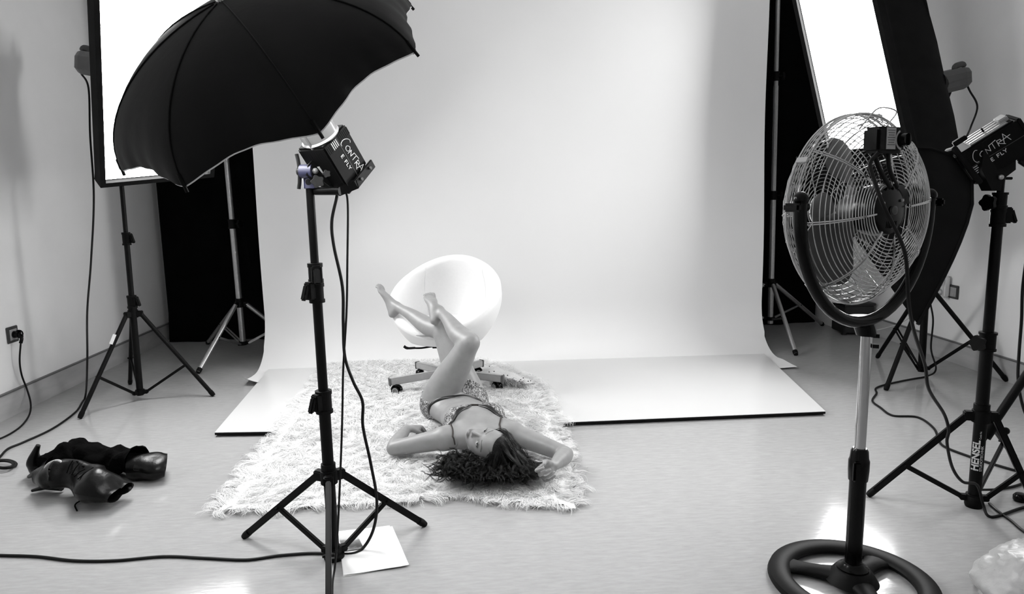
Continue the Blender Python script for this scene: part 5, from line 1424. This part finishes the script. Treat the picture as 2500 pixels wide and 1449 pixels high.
# strands at the border hang outwards
ed = np.full(NS, 9.0); en = np.zeros((NS, 2)); nP = len(RP)
for i in range(nP):
    a, b_ = RP[i], RP[(i+1) % nP]; ab = b_-a; t = np.clip(((Q-a)@ab)/(ab@ab), 0, 1); pr = a+t[:, None]*ab; dd = np.linalg.norm(Q-pr, axis=1)
    m = dd < ed; ed[m] = dd[m]; nn = np.array([ab[1], -ab[0]])/np.linalg.norm(ab)
    if np.dot(nn, (a+b_)/2-ctr) < 0: nn = -nn
    en[m] = nn
edge = ed < .06
ang[edge] = np.arctan2(en[edge, 1], en[edge, 0])+.7*np.sin(own[edge]*2.3)+rng.normal(0, .22, edge.sum())
length = rng.uniform(.075, .125, NS); lift = rng.uniform(.06, .38, NS); lift[edge] *= .5; length[edge] *= rng.uniform(.6, 1.25, edge.sum())
clumppull = .45
z0 = .010+zr(Q[:, 1])
keep = np.ones(NS, bool)
for i in range(NS):
    x, y = Q[i]
    if -.42 < x < .45 and 2.5 < y < 3.75:
        h = bvh.ray_cast(Vector((x, y, -.05)), Vector((0, 0, 1)))
        if h[0] is not None and h[0].z < .16:
            if h[0].z < .05: length[i] *= .55; lift[i] *= .5
idx = np.where(keep)[0]; Q = Q[idx]; ang = ang[idx]; length = length[idx]; lift = lift[idx]; z0 = z0[idx]; own = own[idx]; NS = len(idx)
SEG = 5
dirv = np.stack([np.cos(ang), np.sin(ang)], 1); ctrc = CP[own]
cdir = np.stack([np.cos(CA[own]), np.sin(CA[own])], 1); VV = np.zeros((NS, SEG+1, 2, 3)); curl = rng.normal(0, .3, NS)+1.2*np.sin(own*1.7)
pos = np.concatenate([Q, z0[:, None]], 1); a_now = ang.copy(); elev = np.arcsin(np.clip(lift, 0, .95))+.35
wd0 = rng.uniform(.0007, .0013, NS)
for s in range(SEG+1):
    side = np.stack([-np.sin(a_now), np.cos(a_now), rng.normal(0, .35, NS)], 1); side /= np.linalg.norm(side, axis=1)[:, None]
    w_ = wd0*(1-(s/SEG)**1.8*.85)
    VV[:, s, 0] = pos-side*w_[:, None]; VV[:, s, 1] = pos+side*w_[:, None]
    st = length/SEG
    dxy = np.stack([np.cos(a_now), np.sin(a_now)], 1)*np.cos(elev)[:, None]
    pull = (ctrc+.03*cdir-pos[:, :2])*.11*s
    pos = pos+np.concatenate([dxy*st[:, None]+pull, (np.sin(elev)*st)[:, None]], 1)
    pos[:, 2] = np.maximum(pos[:, 2], zr(pos[:, 1])+.004); a_now = a_now+curl*.35; elev = elev-.42
vv = VV.reshape(-1, 3)-_v((-.3, 3.6, 0))
base_i = (np.arange(NS)*(SEG+1)*2)[:, None, None]; k = np.arange(SEG)[None, :, None]*2
quad = np.array([0, 1, 3, 2])[None, None, :]
FF = (base_i+k+quad).reshape(-1)
me = bpy.data.meshes.new('rug_pile'); nf = NS*SEG
me.vertices.add(len(vv)); me.vertices.foreach_set('co', vv.ravel()); me.loops.add(nf*4); me.loops.foreach_set('vertex_index', FF.astype(np.int32))
me.polygons.add(nf); me.polygons.foreach_set('loop_start', np.arange(0, nf*4, 4, dtype=np.int32)); 
me.polygons.foreach_set('use_smooth', np.ones(nf, bool)); me.update(calc_edges=True); me.materials.append(M['fur'])
po = bpy.data.objects.new('rug_pile', me); COL.objects.link(po); po.parent = rug; po['kind'] = 'stuff'
# turned back corner showing the canvas
fc = []
A = [fl(1165, 884, .035), fl(1215, 897, .06), fl(1262, 914, .07), fl(1305, 934, .045)]
B = [fl(1150, 905, .05), fl(1190, 915, .075), fl(1240, 930, .08), fl(1290, 942, .05)]
As, Bs = spline(A, 6), spline(B, 6)
fg = [[a*(1-t)+b_*t+_v((0, 0, .012*math.sin(PI*t)+.004*math.sin(i*1.3))) for t in np.linspace(0, 1, 7)] for i, (a, b_) in enumerate(zip(As, Bs))]
fm2 = MB().grid(fg); fm2.grid([[p-_v((0, 0, .006)) for p in r] for r in fg]); flap = fm2.build('turned_corner', 'canvas', rug)
bs_ = MB(); random.seed(3)
for q in range(14):
    r = random.choice(fg); p = random.choice(r); bs_.ball(p+_v((0, 0, .002)), .0035, None, 8, 6)
bs_.build('burrs', 'blackm', flap)['kind'] = 'stuff'
dk = MB()
for q in range(420):
    t = random.uniform(.45, 1); p = Bs[int(t*(len(Bs)-1))]; L_ = random.uniform(.03, .07); d = _v((random.uniform(.1, 1), random.uniform(-.9, -.1), random.uniform(-.2, .3)))
    p = p+_v((random.uniform(-.03, .02), random.uniform(-.01, .03), random.uniform(-.02, .004)))
    dk.tube([p, p+unit(d)*L_*.5+_v((0, 0, .008)), p+unit(d)*L_+_v((0, 0, -.012))], [.0016, .0014, .0005], 4)
o = dk.build('corner_tuft', mat('grey_wool_tuft', 165, .9, var=.35, scale=60), flap, True, fix=False); o['kind'] = 'stuff'

# ------------------------------------------------------------------ boots
from mathutils import noise as mn
def boot_tube(pts, rad, m, name, parent, amp=.012, fr=26, open_end=True, k=8, flatz=.8, seed=0):
    P = spline(pts, k); n = 28; mm = len(P); ts = np.linspace(0, len(pts)-1, mm)
    R1 = np.interp(ts, range(len(pts)), [r[0] for r in rad]); R2 = np.interp(ts, range(len(pts)), [r[1] for r in rad]); rows = []
    for i in range(mm):
        t = unit(P[min(i+1, mm-1)]-P[max(i-1, 0)]); a = unit(np.cross(t, (0, 0, 1))); b_ = np.cross(a, t)
        row = []
        for j in range(n+1):
            g = 2*PI*j/n; p = P[i]+a*R1[i]*math.cos(g)+b_*R2[i]*math.sin(g)
            q = mn.noise(Vector((p*fr*.5).tolist())+Vector((seed, 0, 0)))+.6*mn.noise(Vector((p*fr).tolist()))
            p = p+unit(p-P[i])*amp*q; p[2] = max(p[2], .004); row.append(p)
        rows.append(row)
    mb = MB().grid(rows)
    if open_end:    # turn the end inwards so that the opening reads as a hollow
        inner = [[P[-1]+(p-P[-1])*s-unit(P[-1]-P[-3])*dep for p in rows[-1]] for s, dep in ((1, 0), (.93, .004), (.86, .05), (.5, .12), (.02, .14))]
        mb.grid(inner)
    mb.add(rows[0][:-1], [tuple(range(n))])
    return mb.build(name, m, parent), rows
# boot with its pointed toe up, velvet shaft lying to the right behind
b1t = thing('ankle_boot', fl(170, 1160), 'black velvet and leather boot lying behind, its pointed toe standing up', 'boot', 'pair of black boots')
tp = fl(92, 1165); k0 = _v((tp[0], tp[1], 0))
def BZ(x, y, z): return fl(x, y, z)
toe = [at(94, 1086, k0[1]), at(84, 1112, k0[1]), at(86, 1138, k0[1]+.01), at(108, 1152, k0[1]+.02), BZ(140, 1140, .07)]
boot_tube(toe, [(.009, .009), (.024, .02), (.036, .03), (.045, .042), (.05, .05)], 'bootl', 'foot', b1t, .005, 20, False)
boot_tube([BZ(118, 1140, .07), BZ(160, 1118, .08), BZ(200, 1106, .085), BZ(250, 1122, .07), BZ(300, 1118, .075), BZ(336, 1128, .07)], [(.05, .05), (.06, .06), (.072, .07), (.062, .055), (.07, .062), (.06, .05)], 'bootv', 'shaft', b1t, .034, 26, False, seed=3)
boot_tube([BZ(318, 1140, .05), BZ(350, 1137, .05), BZ(385, 1137, .05), BZ(405, 1137, .045)], [(.055, .045), (.065, .047), (.072, .045), (.074, .042)], 'bootl', 'cuff', b1t, .02, 16, True, seed=9)
hl2 = MB(); p = fl(70, 1163, .02); hl2.tube([fl(92, 1152, .05), fl(80, 1158, .035), p], [.02, .012, .007], 10); hl2.build('heel', 'bootl', b1t)
# boot in front, laced leather shaft opening to the right
b2t = thing('ankle_boot', fl(240, 1215), 'black laced leather boot lying in front, wide shaft open to the right', 'boot', 'pair of black boots')
boot_tube([BZ(92, 1165, .06), BZ(125, 1162, .075), BZ(150, 1152, .10)], [(.03, .03), (.05, .05), (.055, .055)], 'bootl', 'foot', b2t, .012, 20, False, seed=5)
sho, rws = boot_tube([BZ(140, 1160, .085), BZ(175, 1160, .085), BZ(205, 1170, .08), BZ(245, 1184, .075), BZ(296, 1199, .055)], [(.055, .055), (.062, .06), (.066, .062), (.078, .058), (.098, .046)], 'bootl', 'shaft', b2t, .04, 15, True, seed=1)
hs_ = MB(); hs_.tube([fl(150, 1185, .03), fl(110, 1188, .025), fl(78, 1197, .012)], [.022, .011, .006], 10); hs_.build('heel', 'bootl', b2t)
ln = MB(); lc = BZ(130, 1138, .125); ln.tube([lc+_v((.032*math.cos(a), .006*math.sin(a), .018*math.sin(a)+.010*math.cos(a))) for a in np.linspace(0, 2*PI, 25)[:-1]], .007, 10, closed=True)
ln.ball(lc+_v((0, .008, 0)), (.03, .006, .018)); ln.build('pale_lining', 'lining', b2t)
lc2 = MB()
for i in range(7):
    a_, b_ = rws[8+i*2][8], rws[9+i*2][14 if i % 2 else 3]; lc2.tube([a_+(a_-rws[8][0])*0+_v((0, -.004, .004)), (a_+b_)/2+_v((0, -.006, .008)), b_+_v((0, -.004, .004))], .0022, 5)
lc2.tube(spline([fl(232, 1213, .02), fl(215, 1218, .006), fl(196, 1222, .006), fl(183, 1232, .005), fl(188, 1246, .005)], 6), .0028, 6)
lc2.build('lace', 'bootv', b2t)['kind'] = 'stuff'

# ------------------------------------------------------------------ prints on the floor, bag, scraps
def sheet(px, z, label, group):
    c = [fl(x, y, z) for x, y in px]; rows = []
    for v in np.linspace(0, 1, 9):
        l_, r_ = c[0]*(1-v)+c[3]*v, c[1]*(1-v)+c[2]*v
        rows.append([l_*(1-u)+r_*u+_v((0, 0, .0012*math.sin(u*5+v*4)+.002*(u > .9)*(v > .9))) for u in np.linspace(0, 1, 9)])
    t = thing('paper_sheet', (c[0]+c[2])/2*_v((1, 1, 0)), label, 'paper', group)
    MB().grid(rows).build('sheet', 'sheet', t); return t, rows
sheet([(826, 1296), (958, 1283), (999, 1379), (838, 1406)], .0025, 'white sheet underneath, peeking out below the sheet with the photo', 'paper sheets by the stand')
ptm = bpy.data.materials.new('photo_print'); ptm.use_nodes = True; nt = ptm.node_tree; N = nt.nodes; L = nt.links
tcn = N.new('ShaderNodeTexCoord'); sx = N.new('ShaderNodeSeparateXYZ'); L.new(tcn.outputs['Generated'], sx.inputs[0])
nz = N.new('ShaderNodeTexNoise'); nz.inputs['Scale'].default_value = 6; nz.inputs['Detail'].default_value = 8; L.new(tcn.outputs['Generated'], nz.inputs['Vector'])
ad = N.new('ShaderNodeMath'); ad.operation = 'MULTIPLY_ADD'; ad.inputs[1].default_value = .35; L.new(nz.outputs['Fac'], ad.inputs[0]); L.new(sx.outputs['Y'], ad.inputs[2])
rr = N.new('ShaderNodeValToRGB'); el = rr.color_ramp.elements; el[0].position = .25; el[0].color = (s2l(150),)*3+(1,); el[1].position = .95; el[1].color = (s2l(210),)*3+(1,)
for p_, g_ in ((.40, 45), (.55, 70), (.72, 120), (.80, 185)): e = el.new(p_); e.color = (s2l(g_),)*3+(1,)
L.new(ad.outputs[0], rr.inputs['Fac']); L.new(rr.outputs['Color'], N['Principled BSDF'].inputs['Base Color']); N['Principled BSDF'].inputs['Roughness'].default_value = .35
t2, rws2 = sheet([(822, 1299), (951, 1281), (996, 1380), (840, 1402)], .0055, 'white sheet with a small grey landscape photo beside the foreground stand foot', 'paper sheets by the stand')
c = [fl(x, y, .0085) for x, y in ((826, 1306), (870, 1300), (888, 1337), (836, 1345))]
MB().grid([[c[0], c[1]], [c[3], c[2]]]).build('printed_photo', ptm, t2, False)
bg = MB(); bc = fl(2572, 1462, 0); rows = []
for i in range(33):
    th = PI/2*i/32; row = []
    for j in range(65):
        ph = 2*PI*j/64; d = _v((math.cos(ph)*math.cos(th), math.sin(ph)*math.cos(th), math.sin(th)))
        q = Vector((d*2.0).tolist()); r = .93+.16*abs(mn.noise(q+Vector((4, 1, 2))))+.09*abs(mn.noise(q*2.7))+.045*abs(mn.noise(q*6))
        row.append(bc+_v((d[0]*.20, d[1]*.19, d[2]*.155))*r)
    rows.append(row)
solo('plastic_bag', bg.grid(rows), 'bag', 'crumpled white plastic bag in the bottom right corner', 'bag', loc=bc)
kb = MB(); p = fl(2490, 1222, 0); kb.lathe([(.02, 0), (.024, .006), (.024, .02), (.016, .03), (.0, .032)], p, (0, 0, 1), 20)
solo('rubber_foot', kb, 'glossblack', 'small round black rubber foot by the lettered stand at the right edge', 'stand foot', loc=p)
